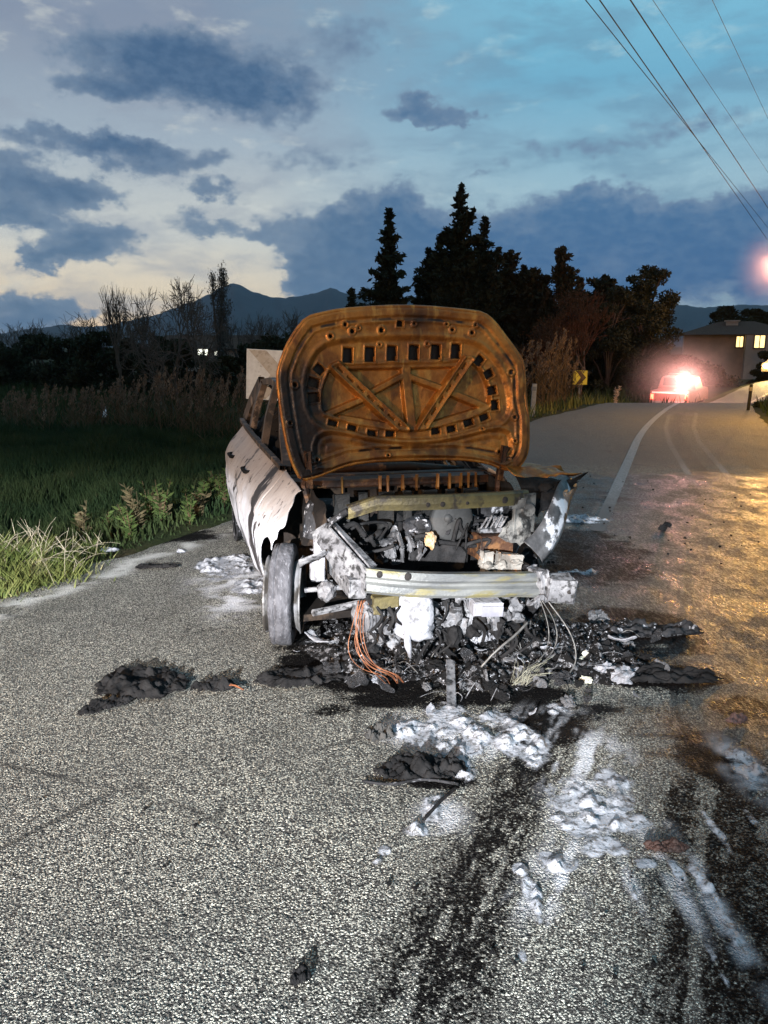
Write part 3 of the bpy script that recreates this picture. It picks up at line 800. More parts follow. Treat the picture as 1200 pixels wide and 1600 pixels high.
# ---- raised bonnet: relief of the pressed inner panel, drawn in its own plane (z-plane units, 0.00131 m)
K = .00133
zx0, zx1, zy0, zy1 = 8, 1192, 14, 772
XX, YY = np.meshgrid(np.arange(zx0, zx1, 2.8), np.arange(zy0, zy1, 2.8))
OUT = [(20, 340), (26, 290), (60, 205), (100, 140), (150, 82), (220, 62), (300, 45), (430, 31), (570, 22), (690, 23), (780, 28), (890, 36), (960, 45), (1010, 80), (1065, 145), (1120, 210), (1155, 262), (1162, 340), (1165, 420), (1180, 500), (1183, 560), (1182, 640), (1172, 690), (1150, 725), (1120, 752), (1060, 748),
       (1000, 718), (900, 698), (750, 690), (600, 689), (450, 691), (330, 702), (240, 730), (180, 752), (110, 764), (78, 700), (60, 640), (44, 560), (30, 450)]
sdO = poly_sd(XX, YY, OUT)
OV1 = smooth_poly([(150, 400), (150, 330), (185, 235), (255, 185), (450, 165), (700, 158), (890, 172), (965, 205), (1045, 295), (1082, 400), (1086, 485), (1045, 530), (960, 552), (860, 578), (700, 600), (560, 598), (430, 580), (300, 548), (205, 528), (160, 470)], 1)
OV2 = smooth_poly([(215, 480), (208, 400), (235, 320), (268, 268), (345, 270), (600, 262), (822, 258), (890, 236), (930, 262), (972, 310), (1002, 390), (1004, 455), (945, 488), (830, 520), (720, 545), (620, 556), (510, 548), (360, 520), (260, 492)], 1)
sd1 = poly_sd(XX, YY, OV1); sd2 = poly_sd(XX, YY, OV2)
H = np.zeros(XX.shape)
H += .010*sstep(46, 36, sdO) - .006*sstep(14, 4, sdO)                       # hem
H += .006*np.exp(-((sdO-62)/7)**2)
H -= .016*sstep(-14, 8, sd1)                                                 # ring channel
H += .005*np.exp(-((sd1+18)/9)**2)
H += .010*np.exp(-((sd2+4)/7)**2)                                            # bead round the truss field
mem = np.full(XX.shape, 1e3)                                                  # truss members
for a, b, w in (((262, 265), (590, 560), 27), ((895, 240), (665, 560), 29), ((600, 270), (626, 545), 22), ((440, 392), (580, 322), 13), ((618, 322), (768, 374), 13),
                ((822, 396), (990, 465), 15), ((392, 424), (235, 486), 13), ((335, 277), (835, 266), 14), ((300, 500), (560, 545), 12), ((700, 545), (960, 475), 14)):
    mem = np.minimum(mem, seg_d(XX, YY, a, b)-w)
pocket = sstep(2, 9, sd2)*sstep(-1, 5, mem)
H -= .036*pocket
H += .004*sstep(1, -5, mem)*(sd2 > 0)
for a, b in (((262, 265), (590, 560)), ((895, 240), (665, 560))):            # beaded edges and slits along the diagonals
    d = seg_d(XX, YY, a, b); L = math.dist(a, b)
    H += .020*sstep(31, 22, d)*(sd2 > -12) + .009*np.exp(-((d-19)/5)**2)*(sd2 > -6)
    t = ((XX-a[0])*(b[0]-a[0])+(YY-a[1])*(b[1]-a[1]))/L
    H -= .022*sstep(5, 3, d)*(np.mod(t, 62) > 26)*(t > 30)*(t < L-30)
HOLE = np.full(XX.shape, 1e3)
def slot(cx, cy, w, h, rot=0, deep=.018):
    global H, HOLE
    c, s_ = math.cos(R(rot)), math.sin(R(rot))
    u = (XX-cx)*c+(YY-cy)*s_; v = -(XX-cx)*s_+(YY-cy)*c
    q = np.maximum(np.abs(u)-w/2, np.abs(v)-h/2)
    H = H - deep*sstep(3, -1, q) + .004*np.exp(-((q-6)/4)**2)
    HOLE = np.minimum(HOLE, q)
for x, y in ((335, 232), (435, 227), (536, 221), (638, 217), (741, 214), (835, 211)): slot(x, y, 40, 62, 3)
for x, y, w, h, r in ((946, 252, 34, 44, 40), (992, 312, 34, 40, 62), (1012, 386, 36, 36, 80), (1024, 453, 42, 34, 84), (974, 508, 42, 26, -18), (897, 531, 42, 28, -16), (816, 558, 40, 26, -10),
                      (741, 566, 38, 26, -4), (525, 573, 38, 24, 4), (440, 569, 38, 22, 8), (350, 544, 38, 22, 14), (262, 522, 38, 20, 14), (206, 292, 34, 40, -50), (180, 348, 34, 44, -75), (178, 412, 36, 44, 86)):
    slot(x, y, w, h, r)
LOW = smooth_poly([(176, 700), (176, 590), (230, 560), (330, 568), (430, 596), (600, 616), (760, 612), (870, 590), (980, 566), (1060, 566), (1096, 590), (1098, 700), (1060, 722), (1000, 700), (900, 676), (750, 664), (600, 660), (450, 664), (310, 682), (230, 708)], 1)
sl = poly_sd(XX, YY, LOW)
H -= .012*sstep(-4, 14, sl)
H += .005*np.exp(-((sl+10)/6)**2)
H += .004*np.sin(sl/11)*sstep(10, 30, sl)*sstep(60, 40, sl)
holes = [(255, 155, 9), (352, 132, 10), (380, 118, 5), (320, 105, 9), (484, 125, 11), (635, 95, 6), (813, 118, 8), (905, 130, 9), (920, 98, 6), (1095, 305, 11), (1115, 510, 8), (1115, 620, 6), (1045, 668, 9), (185, 680, 8), (95, 360, 10), (785, 95, 5), (70, 520, 8), (480, 185, 5), (700, 180, 5), (960, 560, 6), (510, 668, 6), (760, 240, 4)]
for x, y, r in holes:
    d = np.hypot(XX-x, YY-y)
    H += .006*sstep(r+13, r+7, d)
    H -= .012*sstep(r+1, r-2, d)
    HOLE = np.minimum(HOLE, d-r+2)
slot(570, 96, 26, 22, 3)
H += (fbm(XX/90, YY/90, 4, 61)-.5)*.010 + (fbm(XX/16, YY/16, 3, 62)-.5)*.0016
mx = (XX-600)*K; mb_ = (760-YY)*K
un = mx/.77; vn = mb_/.98
D0 = .045*un**2 + .05*np.clip(vn, 0, 1.1)**2.4 - .02*(1-un**2)*sstep(.35, 0, vn)
tilt = R(7)
HB = Vector((.0, .84, .945))
def hood_xyz(x, b, d):
    return np.stack([HB.x + x, HB.y + b*math.sin(tilt) - d*math.cos(tilt), HB.z + b*math.cos(tilt) + d*math.sin(tilt)], -1)
soo = np.maximum.reduce([  # darker at left, lower band, right corner, hem groove and in patches
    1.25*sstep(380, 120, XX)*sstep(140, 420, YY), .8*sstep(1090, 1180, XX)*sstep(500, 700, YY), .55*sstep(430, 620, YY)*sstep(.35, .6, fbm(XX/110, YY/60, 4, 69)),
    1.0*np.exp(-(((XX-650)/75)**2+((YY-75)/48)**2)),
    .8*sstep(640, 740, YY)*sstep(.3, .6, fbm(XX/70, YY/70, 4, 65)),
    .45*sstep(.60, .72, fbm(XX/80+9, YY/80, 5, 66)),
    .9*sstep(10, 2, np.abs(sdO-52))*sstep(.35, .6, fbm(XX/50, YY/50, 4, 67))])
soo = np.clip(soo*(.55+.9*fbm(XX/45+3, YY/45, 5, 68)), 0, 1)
kv0 = sdO > 0
keep0 = kv0[:-1, :-1] & kv0[1:, :-1] & kv0[:-1, 1:] & kv0[1:, 1:]
kv = (sdO > 0) & (HOLE > -1.5)
keep = kv[:-1, :-1] & kv[1:, :-1] & kv[:-1, 1:] & kv[1:, 1:]
P = hood_xyz(mx, mb_, D0+H).reshape(-1, 3)
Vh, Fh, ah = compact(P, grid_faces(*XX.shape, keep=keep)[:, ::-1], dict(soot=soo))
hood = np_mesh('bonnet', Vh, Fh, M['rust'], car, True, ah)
hood['label'] = 'rust-brown raised bonnet showing its pressed inner panel'
# outer skin behind, hem round the rim
Ps = hood_xyz(mx, mb_, D0-.062+.025*np.clip(1-sdO/60, 0, 1)).reshape(-1, 3)
Vs, Fs, as_ = compact(Ps, grid_faces(*XX.shape, keep=keep0), dict(soot=soo*0+.96))  # skin blackened all over so the slots look dark
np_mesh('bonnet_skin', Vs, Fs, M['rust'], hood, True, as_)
ring = []
OUTs = smooth_poly(OUT, 1)
for (x, y) in OUTs+OUTs[:1]:
    a = (x-600)*K; b = (760-y)*K
    u = a/.77; v = max(0, min(1.1, b/.98))
    ring.append(Vector(hood_xyz(a*.997, b, .045*u*u+.05*v**2.4-.02*(1-u*u)*float(sstep(.35, 0, b/.98))-.006)))
MB().tube(ring, .011, 8, cap=False).build('hem', M['rust'], hood, True)
for s in (-1, 1):
    mb = MB()
    mb.tube([(s*.60, .86, .80), (s*.62, .90, .90), (s*.60, .845, 1.0), (s*.63, .80, 1.10)], [.022, .02, .018, .01], 6)
    mb.box((s*.605, .83, 1.0), (.035, .03, .22), rot=(R(6), R(s*4), 0), bev=.005, jit=.005)
    mb.build('hinge', M['brownmetal'], hood)

# ---- stripped front end
def beamrow(x, z0, prof):
    return [(x, y, z0+z) for y, z in prof]
prof = [(.05, .058), (-.005, .062), (-.012, .050), (-.012, .028), (.004, .012), (.004, -.004), (-.014, -.016), (-.016, -.046), (-.008, -.060), (.05, -.058)]
rows = []
for k in range(27):
    x = -.47+.97*k/26
    z0 = .560-.105*(x+.47)/.97 + .006*math.sin(x*6)
    bow = .06*(x/.5)**2
    pinch = 1+.10*max(0, (x-.36)/.14)
    rows.append([(x, y+bow, z0+z*pinch) for y, z in prof])
beam = MB().sheet(rows).build('bumper_beam', M['galv'], car, False, [('SOLIDIFY', dict(thickness=.004, offset=0))])
mb = MB()
Mx = Matrix.Rotation(R(90), 4, 'Z')
for x, r_ in ((-.405, .014), (-.265, .016)):
    z0 = .560-.105*(x+.47)/.97
    MB().lathe([(0.001, 0), (r_, 0), (r_*1.25, .004), (r_*1.25, .02)], Matrix.Translation((x, -.013+.06*(x/.5)**2-.004, z0+.038)) @ Mx, 20).build('mounting_hole', M['soot'], beam, True)
# crash box on the far end of the beam, bent forward
mb = MB()
mb.box((.585, .03, .445), (.16, .13, .125), rot=(R(4), R(6), R(-8)), bev=.012, jit=.008, seed=4)
mb.box((.50, .075, .47), (.06, .12, .15), rot=(0, R(-12), R(10)), bev=.01, jit=.01, seed=6)
cb = mb.build('crash_box', M['ash'], car)
MB().lathe([(0, 0), (.012, 0), (.014, .006)], Matrix.Translation((.615, -.045, .44)) @ Mx, 16).build('bolt_hole', M['soot'], cb, True)
mb = MB(); mb.sheet([[(.40+.1*i/5, .0+.02*math.sin(j+i), .41-.05*j/4-.02*math.sin(i*1.3+j)) for j in range(5)] for i in range(6)])
mb.build('bracket', M['ash'], car, False, TH)
# left frame rail sloping up to the strut tower
mb = MB()
def gusset(pts, t):
    P = [Vector(p) for p in pts]; n = len(P)
    nrm = (P[1]-P[0]).cross(P[2]-P[0]).normalized()*t
    mb.add([p for p in P]+[p+nrm for p in P], [tuple(range(n)), tuple(range(2*n-1, n-1, -1))]+[(i, (i+1) % n, (i+1) % n+n, i+n) for i in range(n)])
gusset([(-.47, .05, .62), (-.47, .07, .47), (-.56, .25, .52), (-.67, .45, .72), (-.60, .40, .78)], .01)
gusset([(-.44, .06, .62), (-.58, .42, .80), (-.56, .45, .80), (-.40, .10, .62)], .01)
mb.box((-.50, .55, .50), (.09, .9, .10), bev=.01, jit=.005)
mb.build('frame_rail', M['ash'], car)
MB().box((.50, .60, .46), (.09, .9, .10), bev=.01, jit=.005).build('frame_rail', M['charash'], car)
# strut, tower, knuckle on the near side
for s in (-1, 1):
    mb = MB(); mb.lathe([(.0, 0), (.10, 0), (.12, -.04), (.13, -.2)], Matrix.Translation((s*.52, .78, .82)) @ Matrix.Rotation(R(90), 4, 'Y') @ Matrix.Scale(-1, 4, (1, 0, 0)), 24)
    mb.build('strut_tower', M['charash'], car, True)
    mb = MB(); mb.tube([(s*.585, .74, .36), (s*.565, .75, .55), (s*.54, .77, .80)], [.03, .028, .02], 12)
    for k in range(40):
        pass
    pts = [(s*.555+.055*math.cos(k*.7), .76+.055*math.sin(k*.7), .52+.0055*k) for k in range(48)]
    mb.tube(pts, .007, 6)
    mb.build('suspension_strut', M['ash'] if s < 0 else M['charash'], car, True)
mb = MB(); mb.box((-.615, .50, .56), (.055, .07, .24), bev=.008, jit=.004, seed=3).box((-.60, .46, .68), (.09, .05, .035), bev=.006, jit=.003)
mb.box((-.645, .52, .50), (.03, .05, .12), bev=.006, jit=.004)
mb.build('strut_bracket', M['ash_white'], car)
mb = MB(); mb.tube([(-.68, .58, .36), (-.52, .52, .38), (-.40, .45, .40)], .014, 8).tube([(-.66, .45, .27), (-.50, .50, .27), (-.38, .52, .28)], .02, 8)
mb.tube([(-.56, .45, .70), (-.53, .42, .55), (-.48, .40, .40)], .012, 6).tube([(-.53, .47, .74), (-.50, .42, .52)], .01, 6)
mb.lump((-.57, .52, .37), (.05, .05, .06), seed=5)
mb.build('tie_rod', M['ash'], car)
# radiator support (upper cross-member), scorched yellow
rows = []
for k in range(31):
    x = -.50+1.03*k/30
    z = .925 + .012*math.cos(x*3) - .012*x - .05*max(0, -(x+.36))/.14
    y = .20+.10*(x/.5)**2
    hgt = .070-.02*max(0, -(x+.2))
    rows.append([(x, y+.05, z), (x, y+.004, z+.004), (x, y-.004, z-.006), (x, y-.006, z-hgt*.55), (x, y, z-hgt), (x, y+.05, z-hgt-.004)])
rs = MB().sheet(rows).build('radiator_support', M['yellowbar'], car, False, [('SOLIDIFY', dict(thickness=.004, offset=0))])
mb = MB()
for x, r_ in ((.355, .016), (-.10, .010), (.12, .008), (.46, .008), (-.02, .012)):
    MB().lathe([(0, 0), (r_, 0), (r_*1.2, .004)], Matrix.Translation((x, .188+.10*(x/.5)**2, .895-.012*x)) @ Mx, 18).build('bolt_hole', M['soot'], rs, True)
MB().tube([(-.50, .31, .86), (-.57, .36, .80), (-.60, .42, .70)], [.018, .016, .012], 8).build('support_arm', M['charash'], car, True)
mb = MB(); mb.box((.50, .30, .80), (.14, .02, .22), rot=(0, 0, R(12)), bev=.004, jit=.006).box((.45, .29, .86), (.10, .03, .06), bev=.004, jit=.004).lathe([(0, 0), (.035, 0), (.045, .02)], Matrix.Translation((.52, .27, .82)) @ Mx, 20)
mb.lump((.47, .30, .70), (.08, .03, .07), amp=.5, seed=9)
mb.build('lamp_carrier', pm('sooty_alloy', (.15, .148, .14), (.04, .04, .04), 9, .7, .15, .5, 50, c3=(.012, .012, .012), s3=16, lo3=.48, hi3=.6), car)
# bent fender rail hanging on the far side
rows = []
Pc = [(.98, .62, .905), (.88, .50, .90), (.80, .40, .87), (.735, .32, .81), (.67, .26, .73), (.59, .22, .645), (.52, .20, .60)]
Pc = smooth_poly([Vector(p)[:] for p in Pc], 2, False)
for i, p in enumerate(Pc):
    w = .070+.050*i/len(Pc)
    rows.append([(p[0]-w*.55, p[1], p[2]+w*.55), (p[0]-.2*w, p[1]-.018, p[2]+w*.25), (p[0]+.3*w, p[1]-.010, p[2]-w*.25), (p[0]+w*.55, p[1]+.01, p[2]-w*.6)])
MB().sheet(rows).build('fender_rail', pm('sooty_bent_rail', (.035, .035, .037), (.10, .10, .105), 8, .5, .3, .5, 40, c3=(.5, .51, .55), s3=5, lo3=.54, hi3=.6, stretch=(1, 1, 1)), car, True, [('SOLIDIFY', dict(thickness=.006, offset=0))])
# crumpled far fender pieces
def crumple(name, pts, mat, seed, amp=.05, nu_=18, nv_=10, label=None, parent=car):
    a, b, c, d = [np.array(p, float) for p in pts]
    U, Vv = np.meshgrid(np.linspace(0, 1, nu_), np.linspace(0, 1, nv_), indexing='ij')
    P = (a*(1-U)[..., None]*(1-Vv)[..., None] + b*U[..., None]*(1-Vv)[..., None] + c*U[..., None]*Vv[..., None] + d*(1-U)[..., None]*Vv[..., None])
    for k in range(3):
        P[..., k] += (fbm(U*4+seed+k*9, Vv*3+k, 4, seed+k)-.5)*amp*2
    o = np_mesh(name, P.reshape(-1, 3), grid_faces(nu_, nv_), mat, parent, False)
    md = o.modifiers.new('solidify', 'SOLIDIFY'); md.thickness = .005
    if label: o['label'] = label
    return o
crumple('fender_scrap', [(.58, 1.15, .985), (1.00, .86, .955), (1.02, .60, .93), (.60, .66, .945)], M['rust'], 3, .05, label='rusty torn fender edge bent outwards')
crumple('fender_scrap', [(.72, .55, .93), (1.00, .50, .965), (.90, .48, .90), (.72, .50, .87)], M['char'], 5, .03)
crumple('fender_scrap', [(.90, .52, .90), (.97, .60, .93), (.94, .62, .82), (.84, .55, .80)], M['yellowbar'], 8, .02)
crumple('fender_scrap', [(.62, .62, .94), (1.00, .60, .92), (.84, .52, .80), (.66, .48, .74)], M['char'], 28, .03, label='black underside of the torn far fender')
crumple('inner_fender', [(.60, 1.1, .90), (.62, .45, .86), (.66, .5, .60), (.62, 1.1, .45)], M['char'], 11, .04)
crumple('inner_fender', [(-.60, 1.1, .90), (-.58, .45, .84), (-.62, .5, .62), (-.62, 1.1, .50)], M['sootybody'], 12, .04)
# flange and lip at the bottom of the near fender
crumple('wheel_arch_lip', [(-.755, .34, .60), (-.62, .30, .66), (-.60, .33, .63), (-.74, .38, .55)], M['ash'], 14, .008, 10, 4)
# engine and gearbox
mb = MB()
mb.lump((.05, .78, .52), (.30, .22, .22), .3, 7, 2, 4, 1.6).box((.05, .72, .66), (.42, .30, .10), bev=.02, jit=.012, seed=2)
eng = mb.build('engine_block', M['char'], car)
mb = MB()
for k in range(22):
    r_ = random.Random(k)
    mb.lump((-.17+r_.uniform(-.11, .10), .38+r_.uniform(0, .2), .56+r_.uniform(-.06, .13)), (r_.uniform(.012, .04), .025, r_.uniform(.012, .035)), .6, 9, k, 2)
for k in range(9):
    r_ = random.Random(50+k); x = -.26+.025*k
    mb.box((x, .34+r_.uniform(0, .1), .60+r_.uniform(-.05, .08)), (.016, .02, .08), rot=(r_.uniform(-.5, .5), r_.uniform(-.6, .6), r_.uniform(0, 3)), bev=.004, jit=.006, seed=k)
mb.build('intake_manifold', pm('smoked_alloy', (.09, .09, .095), (.02, .02, .022), 14, .7, .2, .6, 50, c3=(.26, .26, .27), s3=18, lo3=.57, hi3=.66), eng)
mb = MB()
for k in range(16):
    r_ = random.Random(90+k)
    mb.lump((.0+r_.uniform(-.12, .28), .50+r_.uniform(-.05, .1), .70+r_.uniform(-.05, .05)), (.055, .05, .04), .6, 9, k+40, 2)
mb.build('melted_cover', M['charash'], eng)
mb = MB(); mb.lathe([(0, 0), (.11, 0), (.125, .012), (.125, .05), (.10, .06)], Matrix.Translation((.13, .42, .755)) @ Mx, 32)
mb.lathe([(0, -.012), (.02, -.012), (.024, 0)], Matrix.Translation((.10, .42, .765)) @ Mx, 16)
mb.build('air_filter_housing', pm('grey_scorched_disc', (.04, .04, .04), (.02, .02, .02), 6, .7, .2, .3), eng, True)
MB().lump((-.03, .34, .67), (.030, .02, .042), .4, 8, 21, 3).build('ceramic_coil', M['orange_ash'], eng)
mb = MB()
for k in range(5):
    mb.tube([(-.01+.03*k+.3, .40, .70), (.31+.03*k, .36, .77+.012*(k % 2)), (.36+.014*k, .38, .765), (.38+.01*k, .42, .70)], .006, 6)
mb.box((.35, .40, .69), (.15, .05, .025), bev=.005, jit=.004)
mb.build('fuse_box', M['ash'], eng)
MB().box((.36, .42, .60), (.20, .18, .14), bev=.01, jit=.01).build('battery_tray', M['brownmetal'], eng)
mb = MB()
for k in range(12):
    r_ = random.Random(120+k); mb.lump((.22+r_.uniform(0, .2), .16+r_.uniform(0, .08), .55+r_.uniform(-.01, .04)-.05*(r_.random())), (.028, .03, .02), .6, 8, k+70, 2)
mb.box((.37, .2, .56), (.14, .06, .09), rot=(0, R(8), 0), bev=.008, jit=.01).box((.24, .2, .58), (.06, .05, .09), bev=.008, jit=.01)
mb.build('slumped_alloy', pm('pale_slumped_alloy', (.17, .16, .145), (.08, .07, .06), 9, .7, .1, .5, 60, c3=(.42, .2, .08), s3=10, lo3=.58, hi3=.66), eng)
mb = MB(); mb.lump((-.21, .07, .36), (.105, .09, .125), .12, 5, 33, 4, 1.5)
mb.lump((-.21, .06, .28), (.10, .08, .06), .3, 7, 34, 3)
mb.tube([(-.27, .0, .30), (-.265, -.01, .22), (-.25, -.01, .15)], [.016, .02, .006], 8)
mb.build('gearbox_cover', M['ash_white'], car, True)
mb = MB()
mb.lathe([(.0, -.03), (.055, -.03), (.075, -.025), (.07, -.015), (.075, -.005), (.07, .005), (.075, .015), (.07, .025), (.07, .05), (.05, .06), (0, .06)], Matrix.Translation((-.46, .12, .34)) @ Matrix.Rotation(R(25), 4, 'Z'), 32)
mb.lathe([(0, -.01), (.045, -.01), (.05, .03), (.06, .04), (.06, .10), (0, .11)], Matrix.Translation((-.40, .12, .33)) @ Matrix.Rotation(R(25), 4, 'Z'), 28)
mb.build('compressor_pulley', M['ash'], car, False)
mb = MB(); mb.box((-.37, .05, .445), (.13, .05, .06), bev=.006, jit=.005, seed=7).box((-.41, .07, .40), (.04, .05, .05), bev=.006, jit=.004)
mb.build('mount_bracket', M['yellowbar'], car)
mb = MB(); mb.box((.17, .03, .375), (.155, .10, .075), rot=(R(3), R(3), R(-4)), bev=.008, jit=.004, seed=12)
b_ = mb.build('control_unit', M['ash_white'], car)
MB().box((.185, -.028, .365), (.115, .006, .055), rot=(R(3), R(3), R(-4)), bev=.002).build('cover_plate', pm('lilac_grey_plate', (.20, .20, .235), (.13, .13, .155), 8, .6), b_)
mb = MB()
for k in range(44):
    r_ = random.Random(200+k)
    x = r_.uniform(-.45, .42); mb.lump((x, .06+r_.uniform(0, .14), .30+r_.uniform(-.09, .15)), (r_.uniform(.02, .055), .035, r_.uniform(.02, .05)), .6, 9, k+100, 2)
for k in range(14):
    r_ = random.Random(300+k); x = r_.uniform(-.42, .4)
    mb.box((x, .05+r_.uniform(0, .1), .36+r_.uniform(-.1, .08)), (r_.uniform(.02, .06), .03, r_.uniform(.03, .10)), rot=(r_.uniform(-.4, .4), r_.uniform(-.7, .7), r_.uniform(-.5, .5)), bev=.004, jit=.006, seed=k)
mb.build('lower_clutter', M['ash'], car)
mb = MB()
for k in range(40):
    r_ = random.Random(600+k); x = r_.uniform(-.48, .46)
    if k % 2: mb.lump((x, .04+r_.uniform(0, .12), .30+r_.uniform(-.12, .16)), (r_.uniform(.02, .05), .04, r_.uniform(.02, .05)), .7, 9, k+300, 2)
    else:
        z = .30+r_.uniform(-.12, .15); mb.tube(smooth_poly([(x, .03, z), (x+r_.uniform(-.06, .06), .0, z-.05), (x+r_.uniform(-.1, .1), .02, z-.12)], 2, False), r_.uniform(.004, .010), 6)
mb.build('melted_residue', M['char'], car)
mb = MB()
for k in range(18):
    r_ = random.Random(650+k); x = r_.uniform(-.40, .40); y = .30+r_.uniform(0, .3)
    mb.tube(smooth_poly([(x, y, .62+r_.uniform(-.05, .1)), (x+r_.uniform(-.1, .1), y-.03, .72+r_.uniform(-.05, .08)), (x+r_.uniform(-.2, .2), y, .66+r_.uniform(-.05, .1)), (x+r_.uniform(-.25, .25), y+.05, .60)], 2, False), r_.uniform(.005, .016), 6)
mb.build('burnt_hose', M['char'], car, True)
mb = MB()
for k in range(7):
    r_ = random.Random(400+k); x0 = -.50+r_.uniform(-.03, .05)
    pts = [(x0+.03, .10, .44), (x0-.01+r_.uniform(-.02, .02), .05, .34), (x0-.03+r_.uniform(-.03, .03), .0, .22), (x0+.02+r_.uniform(-.03, .05), -.03, .13), (x0+.10+r_.uniform(-.05, .08), -.05, .09), (x0+.16+r_.uniform(-.05, .1), -.03, .03)]
    mb.tube(smooth_poly(pts, 2, False), .002, 5)
mb.build('wiring', M['copper'], car, True)
mb = MB()
for k in range(2):
    r_ = random.Random(500+k)
    mb.tube(smooth_poly([(.455+.01*k, -.03, .40), (.49+.04*k, -.05, .30), (.50+.05*k, -.07, .20), (.44+.04*k, -.12, .12), (.30+.06*k, -.14, .07)], 2, False), .0028, 6)
mb.tube(smooth_poly([(.10, -.10, .10), (.17, -.12, .19), (.28, -.10, .25), (.37, -.06, .30)], 2, False), .007, 6)
mb.tube(smooth_poly([(.49, -.05, .40), (.60, -.12, .24), (.62, -.16, .10), (.52, -.22, .04)], 2, False), .004, 6)
mb.build('cable', M['wire'], car, True)
mb = MB()
for k in range(7):
    x = -.46+.13*k; mb.box((x, .62, .74), (.05 if k % 2 else .09, .02, .30), rot=(0, R(random.uniform(-3, 3)), 0), bev=.004, jit=.006, seed=k)
mb.build('burnt_radiator', pm('dark_fins', (.010, .010, .010), (.005, .005, .005), 8, .6, .3, .4), car)
# wheels
def wheel(x, y, z, steer, camber, tyre_mat, squash=0.0, side=-1, flat=False):
    Mw = Matrix.Translation((x, y, z)) @ Matrix.Rotation(steer, 4, 'Z') @ Matrix.Rotation(camber, 4, 'Y')
    w = MB()
    if not flat:
        w.lathe([(r_, a_*.66) for r_, a_ in [(.205, -.085), (.235, -.098), (.265, -.096), (.286, -.086), (.292, -.07), (.2945, -.05), (.2945, -.046), (.2915, -.045), (.2915, -.039), (.2945, -.038), (.296, .0), (.2945, .046), (.292, .07), (.284, .086), (.26, .096), (.23, .094), (.205, .08)]], Mw, 72)
        w.v = [tuple(Vector(p)+Vector((1, 1, 1))*.006*(mnoise.noise(Vector(p)*9)+.5*mnoise.noise(Vector(p)*37))) for p in w.v]
    root = w.build('tyre', tyre_mat, None, True) if not flat else None
    h = MB()
    h.lathe([(.16, -.09), (.214, -.10), (.222, -.095), (.214, -.085), (.19, -.07), (.185, .05), (.205, .085), (.218, .098), (.226, .10), (.222, .108), (.208, .104)], Mw, 56)
    h.lathe([(0, side*.03), (.05, side*.045), (.10, side*.05), (.15, side*.06), (.185, side*.055)], Mw, 40)
    d = MB(); d.lathe([(.05, -side*.03), (.13, -side*.03), (.135, -side*.02), (.135, -side*.012), (.05, -side*.01)], Mw, 40)
    return root, h, d
for (x, y, st, ca, sd_, fl) in ((-.768, .75, R(-15.5), R(1), -1, False), (.70, .78, R(-8), 0, 1, True), (-.72, 3.22, 0, 0, -1, True), (.72, 3.22, 0, 0, 1, True)):
    z = .293 if not fl else .228
    wr = bpy.data.objects.new('wheel', None); col.objects.link(wr); wr.parent = car; wr.empty_display_size = .1
    ty, h, d = wheel(x, y, z, st, ca, M['tyre'], 0, sd_, fl)
    if ty is not None: ty.parent = wr
    h.build('rim', M['rim'] if not fl else M['charash'], wr, True); d.build('brake_disc', M['brownmetal'], wr, True)
    if not fl: wr['label'] = 'front wheel with grey burnt tyre, turned towards the viewer'

# ================================================================== scraps on the asphalt
def at_ground(px, py): 
    g = G(px, py); return Vector((g.x, g.y, float(zroad(np.array([g.x]), np.array([g.y]))[0])+.004))
def ragged(name, px, py, w, h, rot, mat, label, cat, seed, hgt=.02, edge=.45, n=64, group=None):
    w *= 1.25; h *= 1.25; edge = max(edge, .34)
    """a crumpled flat scrap with a torn outline, lying on the road"""
    c = at_ground(px, py)
    X, Y = np.meshgrid(np.linspace(-1, 1, n), np.linspace(-1, 1, n))
    ang = np.arctan2(Y, X); r = np.hypot(X, Y)
    lim = 1.0-edge*1.5*(fbm(np.cos(ang)*2.6+seed+9, np.sin(ang)*2.6+seed*2+9, 6, seed, .72)-.12)-.22*edge*(fbm(X*7+seed, Y*7+seed, 3, seed+3)-.5) 
    kv = r < lim
    keep = kv[:-1, :-1] & kv[1:, :-1] & kv[:-1, 1:] & kv[1:, 1:]
    Z = .006+hgt*(np.abs(fbm(X*3.2+seed, Y*3.2, 5, seed+5, .6)-.42)*4.2)*sstep(0, .25, lim-r+.08)
    P = np.stack([X*w, Y*h, Z], -1).reshape(-1, 3)
    V, F, _ = compact(P, grid_faces(n, n, keep=keep))
    o = np_mesh(name, V, F, mat, None, False)
    md = o.modifiers.new('solidify', 'SOLIDIFY'); md.thickness = .005; md.offset = 1
    o.location = c; o.rotation_euler = (0, 0, rot)
    return tag(o, label, cat, group)
ragged('charred_sheet', 222, 1072, .24, .19, R(-14), M['char'], 'large ragged black charred sheet lying alone on the clean grey asphalt', 'charred sheet', 3, .05, .30)
ragged('charred_strip', 168, 1108, .13, .035, R(38), M['char'], 'pointed black strip trailing from the large charred sheet', 'charred strip', 5, .03, .3)
ragged('charred_flake', 335, 1078, .11, .05, R(8), M['char'], 'small black flake beside the large charred sheet, with reddish wire scraps', 'charred flake', 8, .035, .3)
ragged('burnt_mat', 655, 1208, .19, .085, R(8), M['char'], 'curved black piece of burnt mat half covered with foam', 'burnt mat', 12, .045, .22)
ragged('soot_patty', 592, 1152, .062, .058, 0, pm('grey_crust', (.03, .03, .03), (.06, .058, .055), 20, .9, 0, 1, 80), 'round dark crust beside the foam in front of the car', 'crust', 14, .03, .25)
ragged('burnt_flap', 470, 1062, .24, .12, R(6), M['char'], 'wide flat black flap of burnt plastic in front of the near wheel', 'burnt flap', 17, .03, .25)
ragged('burnt_flap', 560, 1040, .16, .09, R(-12), M['charash'], 'grey ashy flap of burnt plastic between the wires and the black flap', 'burnt flap', 19, .04, .3)
